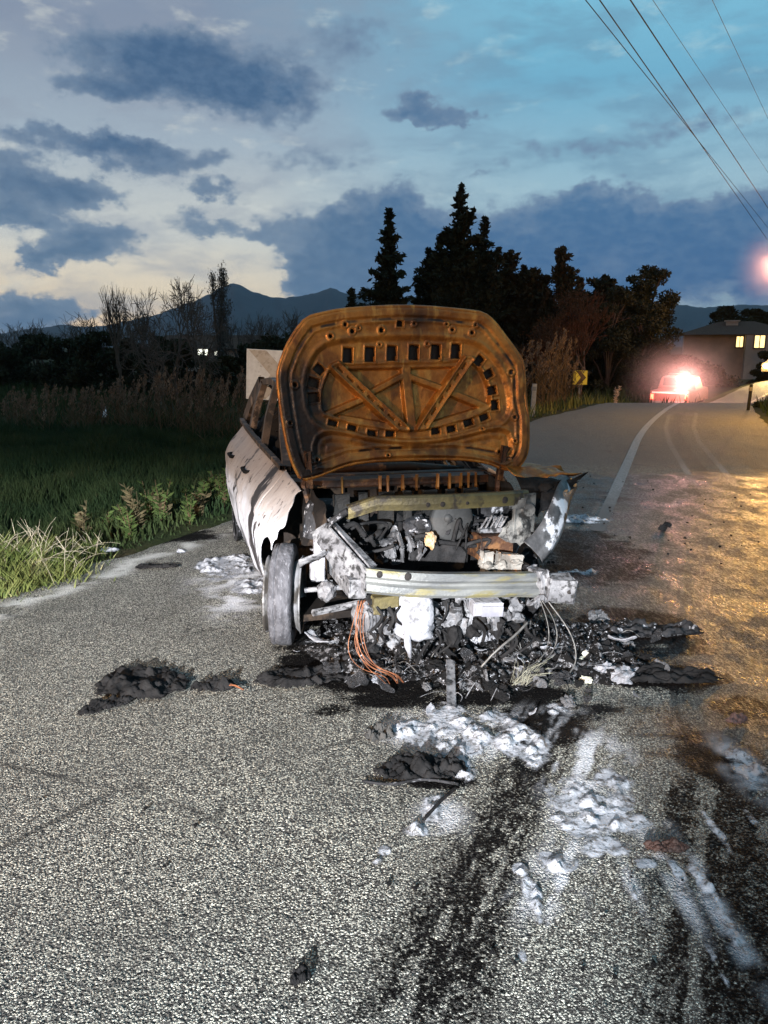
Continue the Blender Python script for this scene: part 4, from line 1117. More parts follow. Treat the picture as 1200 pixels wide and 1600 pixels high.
ragged('burnt_flap', 1010, 992, .34, .08, R(4), M['charash'], 'long glossy charred flap beside the far end of the bumper beam', 'burnt flap', 23, .05, .25)
ragged('burnt_flap', 1030, 1062, .30, .07, R(-4), M['char'], 'dark charred flap lying in the wet to the right of the ash bed', 'burnt flap', 26, .04, .3)
ragged('torn_label', 1150, 1130, .05, .03, R(20), pm('pinkish_scrap', (.16, .1, .09), (.09, .05, .045), 12), 'small pinkish scrap on the wet road near the right edge', 'scrap', 29, .02, .3)
ragged('crushed_sheet', 1040, 1330, .07, .022, R(-5), pm('rust_scrap', (.045, .02, .014), (.02, .011, .009), 12), 'thin rust-red scrap beside the foam streaks', 'scrap', 31, .02, .25)
ragged('black_scrap', 470, 1535, .028, .018, R(30), M['char'], 'tiny black scrap near the bottom of the bare asphalt', 'scrap', 33, .02, .3)
ragged('torn_foil', 760, 1012, .115, .085, R(-6), M['ash_white'], 'crumpled silvery grey sheet lying on the ash in front of the beam', 'metal sheet', 36, .09, .2)
ragged('black_scrap', 245, 888, .17, .05, R(10), M['char'], 'thin black scrap on the verge side of the foam', 'scrap', 38, .02, .3)
# a stick and a bent blade
def stick(name, pts, rad, mat, label, cat, n=6, sm=2):
    return tag(MB().tube(smooth_poly([tuple(p) for p in pts], sm, False), rad, n).build(name, mat, None, True), label, cat)
a = at_ground(704, 1108); b = at_ground(704, 1060)
tag(MB().box(((a.x+b.x)/2, (a.y+b.y)/2, .055), (.045, (b-a).length+.02, .012), rot=(R(14), R(8), R(-2)), bev=.003, jit=.003).build('metal_strip', M['ash']), 'flat grey metal strip standing out of the ash bed toward the foam', 'metal strip')
g0 = at_ground(462, 985)
tag(MB().box((g0.x+.06, g0.y+.02, .065), (.16, .012, .04), rot=(0, R(-28), R(8)), bev=.003, jit=.004).build('metal_strip', M['ash_white']), 'short pale metal blade leaning beside the near front wheel', 'metal strip')
a = at_ground(575, 1228)
stick('trim_strip', [at_ground(566, 1226)+Vector((0, 0, .012)), at_ground(610, 1236)+Vector((0, 0, .02)), at_ground(660, 1222)+Vector((0, 0, .014)), at_ground(716, 1234)+Vector((0, 0, .02))], .006, M['charash'], 'thin bent trim strip edging the burnt mat', 'trim strip')
stick('trim_strip', [at_ground(662, 1286)+Vector((0, 0, .01)), at_ground(690, 1262)+Vector((0, 0, .03)), at_ground(712, 1238)+Vector((0, 0, .015))], .007, M['char'], 'short black strip lying along the foam below the burnt mat', 'trim strip')
for i in range(3):
    p = at_ground(352+i*7, 1078+i*2)
    stick('copper_scrap', [p+Vector((-.05, .01*i, .02)), p+Vector((0, .01, .035)), p+Vector((.05, -.008*i, .018))], .004, M['copper'], 'reddish wire scrap on the small black flake', 'wire scrap')['group'] = 'reddish wire scraps'
# straw-like tuft of bare cable strands
mb = MB()
tb = at_ground(812, 1076)
for k in range(34):
    r_ = random.Random(700+k)
    p0 = tb+Vector((r_.uniform(-.05, .05), r_.uniform(-.02, .03), .02)); d = Vector((.10+r_.uniform(-.12, .14), .08+r_.uniform(-.05, .10), .05+r_.uniform(-.05, .05)))
    mb.tube([p0, p0+d*.45+Vector((0, 0, .022)), p0+d*.85], .0011, 4)
tag(mb.build('strand_tuft', pm('pale_strands', (.26, .25, .19), (.17, .16, .12), 10, .7)), 'straw-like tuft of pale wire strands at the edge of the ash bed', 'strand tuft')
mb = MB()
for k in range(30):
    r_ = random.Random(760+k); p0 = at_ground(820+r_.uniform(-40, 30), 1010+r_.uniform(-20, 30))+Vector((0, 0, .03))
    d = Vector((r_.uniform(-.12, .12), r_.uniform(-.08, .08), r_.uniform(.0, .12)))
    mb.tube([p0, p0+d*.6+Vector((0, 0, .02)), p0+d], .0018, 4)
tag(mb.build('strand_tuft', M['wire']), 'loose grey wire strands sticking up beside the silvery sheet', 'strand tuft')
# chunks: individually modelled, three kinds copied
protos = []
for k in range(6):
    mb = MB(); mb.lump((0, 0, .4), (1, .8, .6), .75, 8, 800+k, 3, 1.3)
    protos.append(mb.build('charred_chunk', (M['char'], M['charash'], M['ash'], M['char'], M['charash'], M['ash_white'])[k], None, False))
used = [False]*6
def chunk(px, py, s, k, label, group, cat='chunk', mat=None, rot=None):
    global used
    o = protos[k]
    if used[k]:
        o = o.copy()
        col.objects.link(o)
    used[k] = True
    if mat is not None:
        o.data = o.data.copy(); o.data.materials[0] = mat
    p = at_ground(px, py); z = 0.0
    o.location = (p.x, p.y, .012 if group else .004)
    o.scale = (s, s, s); o.rotation_euler = (0, 0, rot if rot is not None else random.uniform(0, 6))
    tag(o, label, cat, group)
    return o
rr = random.Random(5)
n_ = 0
while n_ < 95:
    px, py = rr.gauss(760, 150), rr.gauss(1025, 32)
    if not (470 < px < 1010 and 965 < py < 1105): continue
    chunk(px, py, rr.choice((.018, .024, .03, .04, .055))*rr.uniform(.7, 1.1), rr.randrange(6), 'lump of grey and black burnt debris on the ash bed in front of the car', 'burnt lumps on the ash bed'); n_ += 1
SH = []
for k in range(4):
    X, Y = np.meshgrid(np.linspace(-1, 1, 9), np.linspace(-1, 1, 6)); sd_ = 900+k
    Z = .5*fbm(X*1.3+sd_, Y*1.3, 4, sd_)-.2+.25*X*X; X2 = X*(1-.35*np.abs(Y)*fbm(Y*3+sd_, Y*0, 2, sd_)*1.6); Y2 = Y*.5*(1-.5*np.abs(X)*fbm(X*3+sd_, X*0, 2, sd_+1)*1.6)
    o = np_mesh('burnt_shard', np.stack([X2, Y2, Z], -1).reshape(-1, 3), grid_faces(6, 9), (M['charash'], M['ash'], M['char'], M['ash_white'])[k])
    md = o.modifiers.new('solidify', 'SOLIDIFY'); md.thickness = .06
    SH.append(o)
n_ = 0
while n_ < 80:
    px, py = rr.gauss(760, 170), rr.gauss(1030, 38)
    if not (460 < px < 1060 and 975 < py < 1125): continue
    o = SH[n_ % 4]
    if n_ >= 4:
        o = o.copy(); col.objects.link(o)
    p = at_ground(px, py); s_ = rr.choice((.025, .035, .05, .07))*rr.uniform(.7, 1.2)
    o.location = (p.x, p.y, .02+.3*s_+.03*max(0, 1-abs(py-1015)/60)); o.scale = (s_, s_, s_); o.rotation_euler = (rr.gauss(0, .5), rr.gauss(0, .5), rr.uniform(0, 6.28))
    tag(o, 'torn burnt shard lying on the ash bed in front of the car', 'shard', 'torn shards on the ash bed'); n_ += 1
for i, (px, py) in enumerate([(600, 1052), (690, 1040), (880, 1030), (960, 1000), (740, 1078)]):
    mb = MB()
    for k in range(9):
        r_ = random.Random(1000+i*20+k); p0 = at_ground(px+r_.uniform(-50, 50), py+r_.uniform(-22, 22))+Vector((0, 0, .02))
        a_ = r_.uniform(0, 6.28); L = r_.uniform(.06, .22); d = Vector((math.cos(a_), math.sin(a_)*.6, 0))*L
        mb.tube(smooth_poly([tuple(p0), tuple(p0+d*.4+Vector((0, 0, r_.uniform(.01, .07)))), tuple(p0+d*.8+Vector((.02, .02, r_.uniform(.0, .05)))), tuple(p0+d)], 2, False), r_.choice((.0012, .002, .003)), 5)
    tag(mb.build('wire_tangle', M['wire'] if i % 2 else M['ash'], None, True), ['tangle of thin wires below the orange cables', 'tangle of thin wires near the metal strip', 'tangle of thin wires under the hanging cables', 'tangle of thin wires beside the far end of the beam', 'tangle of thin wires at the lower edge of the ash bed'][i], 'wire tangle')
pale = pm('pale_yellow_chunk', (.62, .60, .45), (.5, .48, .42), 12, .85, 0, .6)
chunk(914, 1038, .045, 1, 'pale cream lump at the right edge of the ash bed, upper one of two', None, mat=pale)
chunk(916, 1066, .026, 2, 'small yellowish lump just below the pale cream lump', None, mat=pale)
chunk(945, 1055, .05, 4, 'whitish crumpled lump right of the pale cream lump', None, mat=M['ash_white'])
chunk(935, 972, .06, 0, 'long grey ash lump below the far end of the beam', None, mat=M['ash'])
chunk(884, 1006, .06, 5, 'big grey rounded lump under the hanging cables', None, mat=M['ash'])
n_ = 0
while n_ < 60:
    px, py = rr.uniform(850, 1200), rr.uniform(742, 900)
    chunk(px, py, rr.uniform(.004, .012), rr.choice((0, 3)), 'tiny dark crumb on the wet road beyond the car', 'crumbs on the wet road', 'crumb', mat=None); n_ += 1
n_ = 0
while n_ < 26:
    px, py = rr.uniform(20, 1100), rr.uniform(900, 1590)
    if 480 < px < 1000 and py < 1110: continue
    chunk(px, py, rr.uniform(.003, .008), rr.choice((0, 3)), 'tiny black crumb scattered on the asphalt', 'crumbs on the asphalt', 'crumb'); n_ += 1
mb = MB(); p = at_ground(1035, 830)
mb.box((p.x, p.y, .03), (.05, .04, .05), rot=(.2, .3, .5), bev=.005, jit=.01).box((p.x+.05, p.y+.02, .06), (.06, .03, .04), rot=(.5, .2, .1), bev=.005, jit=.008).tube([(p.x, p.y, .0), (p.x+.01, p.y, .07)], .012, 6)
tag(mb.build('plastic_bracket', M['char']), 'small dark bracket standing alone on the glinting wet road', 'bracket')

# ================================================================== roadside signs and posts
def chevron_sign(name, c, size, yaw, face, chev, hgt, label, tilt=0.0, post=True):
    g = zg(c[0], c[1])
    r = empty(name, (c[0], c[1], g), label, 'road sign', rot=(0, tilt, yaw))
    z0 = c[2]-g
    s = size/2
    pl = MB().box((0, 0, z0), (size, .012, size), bev=.004).build('sign_plate', face, r)
    k = s*.97
    def sheet2(poly, y):
        mb = MB(); n = len(poly)
        mb.add([(x*k, y, z0+z*k) for x, z in poly]+[(x*k, y+.003, z0+z*k) for x, z in poly],
               [tuple(range(n))[::-1], tuple(range(n, 2*n))]+[(i, (i+1) % n, (i+1) % n+n, i+n) for i in range(n)])
        return mb
    sheet2([(-.62, -1), (.02, -1), (.86, 0), (.02, 1), (-.62, 1), (.08, 0)] if name != 'faded_chevron_sign' else [(-.94, -1), (-.2, -1), (.78, 0), (-.2, 1), (-.94, 1), (.0, 0)], -.0095).build('chevron', chev, pl)
    MB().box((0, .05, (z0+s*.8)/2-.15), (.05, .05, z0+s*.8+.3), bev=.004).build('post', M['post'], r)
    mb = MB()
    for q in (-.5, .5): mb.box((0, .02, z0+q*s), (size*.8, .02, .03))
    mb.build('bracket', M['post'], r)
    return r
M['post'] = pm('grey_post', (.20, .20, .20), (.12, .11, .11), 8, .6, .3)
c = AT(413, 586, 10.4)
sgn = chevron_sign('faded_chevron_sign', c, .66, R(-4), pm('faded_sign_face', (.78, .70, .62), (.66, .58, .50), 10, .5, 0, 0, c3=(.42, .33, .28), s3=16, lo3=.6, hi3=.7),
                   pm('faded_sign_mark', (.50, .38, .28), (.56, .45, .35), 7, .5, c3=(.40, .30, .22), s3=14), .0, 'big faded square chevron sign behind the roof of the burnt car', tilt=R(3))
c = AT(906.5, 590, 28)
chevron_sign('chevron_sign', c, .50, R(-6), pm('yellow_sign_face', (.85, .62, .06), (.8, .56, .05), 10, .5), pm('sign_mark', (.12, .05, .02), (.09, .04, .015), 10, .5), 0, 'small yellow chevron sign standing beyond the car at the left edge of the road')
def marker(c, h, w, mat, label, name='marker_post', tip=None):
    g = zg(c[0], c[1]); r = empty(name, (c[0], c[1], g), label, 'marker post')
    MB().box((0, 0, h/2-.05), (w, w*.5, h+.1), rot=(0, R(2), 0), bev=.006).build('post', mat, r)
    MB().box((0, 0, h-.12), (w*1.04, w*.56, .10), bev=.003).build('reflector', tip or M['post'], r)
    return r
g = G(840, 650, 0); marker((g.x-.12, g.y, 0), .80, .11, pm('grey_concrete_post', (.30, .28, .26), (.2, .18, .17), 10, .8), 'grey concrete marker post by the reeds right of the raised bonnet')
g = G(1186, 640, .1); marker((g.x+.2, g.y+1, 0), .75, .08, M['char'], 'short black marker post on the right-hand verge')

# ================================================================== power line and street lamp
PX, PY = 23.5, 44.0
pole = empty('utility_pole', (PX, PY, zg(PX, PY)), 'wooden utility pole carrying the wires just outside the right edge', 'utility pole')
MB().tube([(0, 0, -.3), (0, 0, 5), (0, 0, 9.6)], [.15, .13, .10], 12).build('pole', pm('weathered_wood', (.10, .075, .055), (.06, .045, .035), 4, .9, 0, .5, 30, stretch=(3, 3, .3)), pole, True)
MB().box((0, 0, 9.1), (2.0, .10, .12)).build('crossarm', M['post'], pole)
WIRES = [((915, 0), (1128, 266), 8.6, -.95, .010), ((937, 0), (1140, 290), 8.4, -.55, .013), ((985, 0), (1200, 325), 8.2, .1, .014), ((1020, 0), (1195, 262), 8.8, .5, .006), ((1113, 0), (1200, 185), 8.9, .95, .006)]
ENDS = []
for i, (p0, p1, h, ax, rad) in enumerate(WIRES):
    a = G(*p0, h); b = G(*p1, h)
    e = Vector((PX+ax, PY, 9.18))
    d = (b-a).normalized(); st_ = a-d*26
    e = b+d*((52-b.y)/d.y)
    L_ = (e-st_).length
    pts = [st_.lerp(e, k/60)+Vector((0, 0, 0)) for k in range(61)]
    ENDS.append(e)
    w = MB().tube(pts, rad, 6).build('power_line', pm('cable_black' if rad > .008 else 'cable_grey', (.02, .02, .022) if rad > .008 else (.10, .12, .14), (.015, .015, .016) if rad > .008 else (.09, .10, .12), 3, .6), None, True)
    tag(w, ['leftmost thick overhead wire', 'second overhead wire from the left', 'third overhead wire, the boldest, crossing the top right corner', 'thin faint overhead wire right of the boldest one', 'rightmost thin overhead wire at the top right corner'][i] + ' against the evening sky', 'overhead wire', 'overhead wires')
lc = AT(1216, 410, 38.0)
lampo = empty('street_lamp', (lc.x+1.2, lc.y, zg(lc.x+1.2, lc.y)), 'tall lit street lamp glowing pinkish at the right edge above the house', 'street lamp')
zl = lc.z - lampo.location.z
mb = MB(); mb.tube([(0, 0, -.2), (0, 0, 3), (0, 0, zl-.3), (-.15, 0, zl-.02), (-.5, 0, zl+.08), (-.9, 0, zl+.1)], [.09, .08, .06, .045, .04, .04], 10)
mb.build('pole', M['post'], lampo, True)
MB().lump((-1.15, 0, zl+.08), (.33, .13, .07), .02, 4, 3, 3).build('lamp_head', M['post'], lampo, True)
MB().lump((-1.15, 0, zl-.0), (.24, .10, .06), .0, 4, 3, 3).build('lamp_glass', emit('sodium_glow', (1, .50, .32), 25), lampo, True)
lamp('street_lamp_light', 'POINT', (lc.x+.0, lc.y, lc.z-.15), 1100, (1, .45, .30), radius=.15)

# ================================================================== vehicles down the road
def veh_mat(n, c, r=.35): return pm(n, c, tuple(x*.8 for x in c), 3, r, .1)
vx = AT(1047, 600, 33.0)
VZ = zg(vx.x, vx.y)
van = empty('pickup_truck', (vx.x, vx.y, VZ), 'stopped pickup truck with glaring lights and a red-white striped tail on the far left lane', 'pickup truck', rot=(0, 0, R(-32)))
prof_ = [(0, .45), (0, .98), (1.35, 1.0), (1.55, 1.52), (2.6, 1.55), (3.1, 1.05), (4.3, .98), (4.5, .8), (4.5, .40)]
mb = MB(); rows = []
for x, sc_ in ((-.80, .94), (-.74, 1.0), (.74, 1.0), (.80, .94)):
    rows.append([(x*(1-.12*max(0, z-1.0)/.5), y, .7+(z-.7)*sc_) for y, z in prof_]+[(x, 0, .45)])
mb.sheet(rows)
for r_ in (rows[0], rows[-1]):
    mb.add(r_[:-1], [tuple(range(len(r_)-1))])
mb.build('body', veh_mat('dusty_red_paint', (.30, .12, .10)), van)
mb = MB(); mb.box((0, -.015, .90), (1.44, .02, .07)); mb.build('reflective_stripe', pm('reflective_white', (.85, .80, .76), (.78, .72, .68), 6, .4), van)
for s in (-1, 1):
    MB().box((s*.70, -.02, .72), (.12, .03, .22), bev=.01).build('tail_light', emit('tail_red', (1, .12, .06), 5), van)
    for yy in (.85, 3.55):
        mb = MB(); mb.lathe([(0, -.1), (.2, -.1), (.31, -.09), (.33, -.05), (.33, .05), (.31, .09), (.2, .1), (0, .1)], Matrix.Translation((s*.70, yy, .33)), 28)
        mb.build('wheel', M['char'], van, True)
MB().box((0, 1.47, 1.30), (1.2, .02, .34), rot=(R(-20), 0, 0), bev=.01).build('rear_window', veh_mat('dark_glass', (.02, .02, .025), .1), van)
MB().box((0, -.03, .48), (1.5, .1, .12), bev=.02).build('bumper', veh_mat('grey_bumper', (.2, .2, .2)), van)
MB().box((.0, 1.9, 1.60), (.9, .22, .10), bev=.03).build('light_bar', veh_mat('red_lens', (.5, .05, .04)), van)
MB().lump((.16, 1.42, 1.42), (.19, .09, .15), 0, 3, 1, 3).build('work_lamp', emit('glaring_lamp', (1, .82, .74), 60), van, True)
lw = van.matrix_basis @ Vector((.16, .6, 1.45))
cth, sth = math.cos(R(-32)), math.sin(R(-32))
lw = Vector((vx.x+.16*cth-.9*sth*1.0, vx.y+.16*sth+.9*cth, VZ+1.5))
lamp('pickup_light', 'POINT', (vx.x+.3, vx.y-.9, VZ+1.45), 380, (1, .42, .36), radius=.12)
ox_ = AT(1206, 592, 38.0)
OZ = zg(ox_.x, ox_.y)
onc = empty('oncoming_car', (ox_.x+.35, ox_.y, OZ), 'oncoming car with dazzling yellowish headlights cut by the right edge', 'car', rot=(0, 0, R(-38)))
prof_ = [(0, .35), (-.02, .72), (1.0, .85), (1.7, 1.38), (3.0, 1.42), (3.7, .95), (4.1, .92), (4.15, .35)]
mb = MB(); rows = []
for x, sc_ in ((-.84, .94), (-.78, 1.0), (.78, 1.0), (.84, .94)):
    rows.append([(x*(1-.18*max(0, z-.85)/.5), y, .65+(z-.65)*sc_) for y, z in prof_]+[(x, 0, .35)])
mb.sheet(rows)
for r_ in (rows[0], rows[-1]): mb.add(r_[:-1], [tuple(range(len(r_)-1))])
mb.build('body', veh_mat('silver_paint', (.4, .4, .42)), onc)
for s in (-1, 1):
    MB().lump((s*.60, -.01, .62), (.17, .05, .10), 0, 3, 1, 3).build('headlight', emit('headlight_glare', (1, .93, .70), 45), onc, True)
    for yy in (.8, 3.4):
        MB().lathe([(0, -.1), (.2, -.1), (.30, -.09), (.31, -.05), (.31, .05), (.30, .09), (.2, .1), (0, .1)], Matrix.Translation((s*.72, yy, .31)), 28).build('wheel', M['char'], onc, True)
MB().box((0, 1.33, 1.12), (1.25, .02, .6), rot=(R(-52), 0, 0)).build('windscreen', veh_mat('dark_screen', (.02, .02, .025), .1), onc)
MB().lump((-.1, .8, 1.5), (.28, .1, .12), 0, 3, 1, 3).build('roof_beacon', emit('amber_beacon', (1, .6, .05), 35), onc, True)
lamp('oncoming_light', 'SPOT', (ox_.x-.5, ox_.y-.6, OZ+.75), 650, (1, .72, .30), target=(11.5, 28, -.8), size=R(85), blend=.8, radius=.1)
lamp('oncoming_beacon', 'POINT', (ox_.x-.3, ox_.y-.5, OZ+1.7), 500, (1, .50, .04), radius=.12)

# ================================================================== hills
def range_(name, prof_px, dist, depth, seed, mat, label):
    pts = [azel(*p) for p in prof_px]
    A = np.array([p[0] for p in pts]); E = np.array([p[1] for p in pts])
    aa = np.linspace(A[0], A[-1], 420); ee = np.interp(aa, A, E)
    k = np.array([.25, .5, .25]); ee = np.convolve(np.pad(ee, 1, 'edge'), k, 'valid')
    hh = np.tan(np.radians(ee))*dist+CAM_H
    hh = hh*(1+.05*(fbm(aa*1.7+90, aa*0, 5, seed)-.5))+ (fbm(aa*5+90, aa*0+3, 4, seed+1)-.5)*dist*.0022
    q = np.linspace(-1, 1, 40)
    QQ, AA = np.meshgrid(q, aa, indexing='ij')
    Rr = dist+QQ*depth
    sh = (1-np.abs(QQ))**1.15
    Z = hh[None, :]*sh*(1+.35*(fbm(AA*2.2+40, QQ*5+40, 5, seed+4)-.5)*np.abs(QQ)*2) - 3
    X = Rr*np.sin(np.radians(AA)); Y = Rr*np.cos(np.radians(AA))
    o = np_mesh(name, np.stack([X, Y, Z], -1).reshape(-1, 3), grid_faces(*QQ.shape), mat, None, True)
    return tag(o, label, 'hills', kind='structure')
M['hill'] = pm('dark_wooded_slope', (.012, .018, .025), (.020, .027, .034), .006, .95, 0, 0)
range_('hills', [(-700, 515), (-200, 512), (0, 520), (45, 512), (75, 509), (95, 505), (140, 510), (200, 500), (255, 486), (305, 466), (340, 450), (365, 436), (378, 444), (400, 455), (432, 463), (480, 458), (515, 447), (540, 455), (580, 462), (700, 470), (850, 474), (1000, 474), (1060, 474), (1100, 479), (1140, 475), (1200, 473), (1500, 480), (2000, 500)], 3600, 1400, 4, M['hill'], 'dark blue mountain ridge with a pointed peak on the horizon')
range_('foothills', [(-700, 525), (0, 528), (60, 522), (130, 518), (190, 522), (300, 515), (420, 520), (560, 515), (700, 520), (1000, 520), (1200, 515), (1600, 522)], 1700, 500, 14, M['hill'], 'low dark foothills in front of the mountain ridge')

# ================================================================== vegetation
def leaf_mesh(name, C, Dr, L, Wd, mat, parent, seed=1):
    """many small leaf-sized faces: centre, direction, length, width"""
    r = np.random.default_rng(seed)
    n = len(C)
    Dr = Dr/np.linalg.norm(Dr, axis=1, keepdims=True)
    rv = r.normal(size=(n, 3)); S = np.cross(Dr, rv); S /= np.linalg.norm(S, axis=1, keepdims=True)+1e-9
    L = np.broadcast_to(L, (n,))[:, None]; Wd = np.broadcast_to(Wd, (n,))[:, None]
    a = C-Dr*L*.5; b = C+Dr*L*.5
    V = np.concatenate([a, C+S*Wd*.5, b, C-S*Wd*.5], 1).reshape(-1, 3)
    F = np.arange(4*n).reshape(-1, 4)
    return np_mesh(name, V, F, mat, parent)
M['needle'] = pm('dark_needles', (.012, .016, .010), (.024, .024, .013), 1.2, .9, 0, 0, spec=.1)
M['cypress'] = pm('cypress_foliage', (.020, .020, .011), (.036, .026, .015), 1.5, .9, 0, 0, spec=.1)
M['bark'] = pm('dark_bark', (.06, .045, .035), (.035, .028, .022), 5, .95, 0, .6, 20, stretch=(3, 3, .4))
M['twig'] = pm('bare_twig', (.07, .055, .045), (.04, .033, .028), 6, .95)
M['redlit_twig'] = pm('red_lit_foliage', (.075, .036, .018), (.04, .02, .012), 2, .9, spec=.1)  # reddish lamplight on these trees, put into the foliage colour
M['broad'] = pm('dark_broad_leaf', (.012, .016, .008), (.024, .025, .012), 1.2, .9, spec=.15)
def conifer(name, x, y, Ht, Rb, seed, label, cat='conifer', leaders=((0, 0, 1),), droop=.15, dens=1.0, shape=.85, mat='needle', spike=.0, group=None, base=.04):
    r = np.random.default_rng(seed)
    root = empty(name, (x, y, zg(x, y)-.1), label, cat, group)
    tr = MB(); Cs = []; Ds = []; Ls = []
    for (lx, ly, hs) in leaders:
        Hh = Ht*hs
        tr.tube([(lx*.3, ly*.3, 0), (lx*.8, ly*.8, Hh*.45), (lx, ly, Hh*.98)], [.022*Ht*.6, .014*Ht*.6, .01], 7)
        nb = int(Hh*13*dens)
        for i in range(nb):
            t = (i+r.random())/nb
            z = Hh*(base+(1-base)*t**.92)
            tier = .72+.28*math.cos(z*6.5)+.25*(r.random()-.5)
            L = Rb*hs*max(.04, (1-t)**shape)*tier*(.75+.45*r.random())
            an = r.random()*2*math.pi
            up = .35-droop*2*(1-t)+spike*r.random()
            d = np.array([math.cos(an), math.sin(an), up]); d /= np.linalg.norm(d)
            n = max(3, int(L/.085))
            s = (np.arange(n)+r.random(n))/n
            px_ = np.stack([lx*(.3+.7*t)+d[0]*L*s, ly*(.3+.7*t)+d[1]*L*s, z+d[2]*L*s-.10*L*np.sin(s*2.6)+spike*L*s*s*.4], -1)
            tr.tube([(lx*(.3+.7*t), ly*(.3+.7*t), z), tuple(px_[-1])], [.012+.01*L, .004], 3, cap=False) if L > .35 else None
            m_ = 9
            reps = np.repeat(px_, m_, 0)
            spread = (.06+.16*(1-np.repeat(s, m_)))[:, None]*min(1, L/.8+.25)
            jit_ = r.normal(size=reps.shape)*spread*np.array([1, 1, .55])
            Cs.append(reps+jit_); Ds.append(np.tile(d, (n*m_, 1))*1.0+r.normal(size=reps.shape)*.55); Ls.append(np.full(n*m_, .24+.10*min(1, L)))
    C = np.concatenate(Cs); D_ = np.concatenate(Ds); L_ = np.concatenate(Ls)*(.7+.6*r.random(len(C)))
    leaf_mesh('crown', C, D_, L_, L_*.42, M[mat], root, seed)
    tr.build('trunk', M['bark'], root)
    return root
def P2(px, y): 
    a = AT(px, 560, y); return a.x, y
def top_h(px, py, y):
    a = AT(px, py, y); return a.z-zg(a.x, y)+.1
def place_conifer(name, px, ptop, y, halfpx, seed, label, **kw):
    x, _ = P2(px, y)
    conifer(name, x, y, top_h(px, ptop, y), halfpx*y/FOC*1.35, seed, label, **kw)
place_conifer('fir_tree', 607, 326, 38, 52, 3, 'slender dark fir with a pointed top, leftmost of the tall conifers behind the bonnet', dens=1.1, shape=.8, droop=.12)
place_conifer('cedar_tree', 716, 290, 40, 66, 5, 'tallest dark cedar with several leaders above the raised bonnet', leaders=((0, 0, 1), (1.25, .3, .86), (-1.0, .2, .78), (1.9, -.3, .72), (-.7, -.4, .66)), dens=1.0, shape=.75, droop=.05, spike=.25)
place_conifer('cedar_tree', 668, 388, 42, 46, 6, 'dark cedar filling the gap between the fir and the tallest cedar', dens=1.0, shape=.7, spike=.2)
place_conifer('cypress_tree', 792, 392, 41, 38, 8, 'ragged dark cypress just right of the tallest cedar', dens=1.1, shape=.55, spike=.6, leaders=((0, 0, 1), (.7, 0, .9), (-.6, .2, .85)), mat='cypress')
place_conifer('cypress_tree', 828, 420, 40, 34, 9, 'lower blunt cypress between the ragged cypress and the spiky one', dens=1.2, shape=.45, spike=.5, leaders=((0, 0, 1), (.55, 0, .94), (-.5, .2, .9)), mat='cypress')
place_conifer('cypress_tree', 872, 386, 38, 32, 10, 'spiky reddish-lit cypress with leaning tips behind the yellow sign', dens=1.0, shape=.5, spike=.9, leaders=((0, 0, 1), (.85, 0, .80), (-.7, .2, .76), (.4, -.3, .86)), mat='cypress')
place_conifer('pine_tree', 936, 432, 44, 40, 12, 'dark broad pine left of the round-topped pine', dens=1.2, shape=.4, spike=.3, leaders=((0, 0, 1), (.8, 0, .9), (-.8, .1, .86), (.2, .5, .94)))
place_conifer('pine_tree', 550, 452, 36, 20, 14, 'small dark conifer peeping out left of the bonnet top', dens=1.1, shape=.7, spike=.3)
def clump_tree(name, px, ptop, y, halfpx, seed, label, cat='tree', mat='broad', nclump=46, leaf=.22, low=.35, group=None, trunkmat='bark', per=230, flat=1.0):
    r = np.random.default_rng(seed)
    x, _ = P2(px, y)
    Ht = top_h(px, ptop, y); Rb = halfpx*y/FOC
    root = empty(name, (x, y, zg(x, y)-.1), label, cat, group)
    tr = MB(); tr.tube([(0, 0, -.1), (.05, 0, Ht*.3), (-.05, .05, Ht*.8)], [.03*Ht, .022*Ht, .008*Ht], 8)
    Cs = []; Ds = []
    for i in range(nclump):
        u = r.random(); z = Ht*(low+(1-low)*u*.96)
        rad = Rb*np.sqrt(np.clip(1-((u-.36)/.70)**2, .03, 1))*flat
        an = r.random()*6.283; q = np.sqrt(r.random())
        c = np.array([rad*q*math.cos(an), rad*q*math.sin(an), z])
        tr.tube([(0, 0, max(.2, z-.35*Ht)), tuple(c*[.5, .5, 1]-[0, 0, .12*Ht]), tuple(c)], [.010*Ht, .006*Ht, .002*Ht], 4, cap=False)
        cs = Rb*(.20+.14*r.random())
        m_ = int(per*(.6+.8*r.random()))
        p = r.normal(size=(m_, 3)); p /= np.linalg.norm(p, axis=1, keepdims=True); p *= (r.random((m_, 1))**.45)
        Cs.append(c+p*cs*np.array([1.15, 1.15, .72])); Ds.append(p+r.normal(size=p.shape)*.8)
    C = np.concatenate(Cs); D_ = np.concatenate(Ds)
    C[:, 2] = np.minimum(C[:, 2], Ht)
    leaf_mesh('crown', C, D_, leaf*(.6+.8*r.random(len(C))), leaf*.5, M[mat], root, seed)
    tr.build('trunk', M[trunkmat], root)
    return root
clump_tree('pine_tree', 1008, 414, 46, 46, 21, 'round-topped pine with a layered crown above the far road', nclump=60, leaf=.20, low=.22)
clump_tree('pine_tree', 1000, 470, 42, 44, 22, 'lower bushy pine under the round-topped pine', nclump=46, leaf=.2, low=.05)
clump_tree('dark_tree', 950, 446, 41, 48, 23, 'shadowed bushy tree behind the dry weed at the road edge', nclump=52, leaf=.2, low=.02)
clump_tree('dark_tree', 700, 400, 43, 62, 24, 'dense dark bushy tree hidden behind the raised bonnet', nclump=60, leaf=.22, low=.0)
clump_tree('dark_tree', 812, 424, 42, 56, 25, 'dense dark thicket tree at the right corner of the bonnet', nclump=60, leaf=.2, low=.0)
clump_tree('dark_tree', 590, 440, 42, 42, 26, 'low dark bushy tree left of the bonnet top, under the fir', nclump=44, leaf=.22, low=.0)
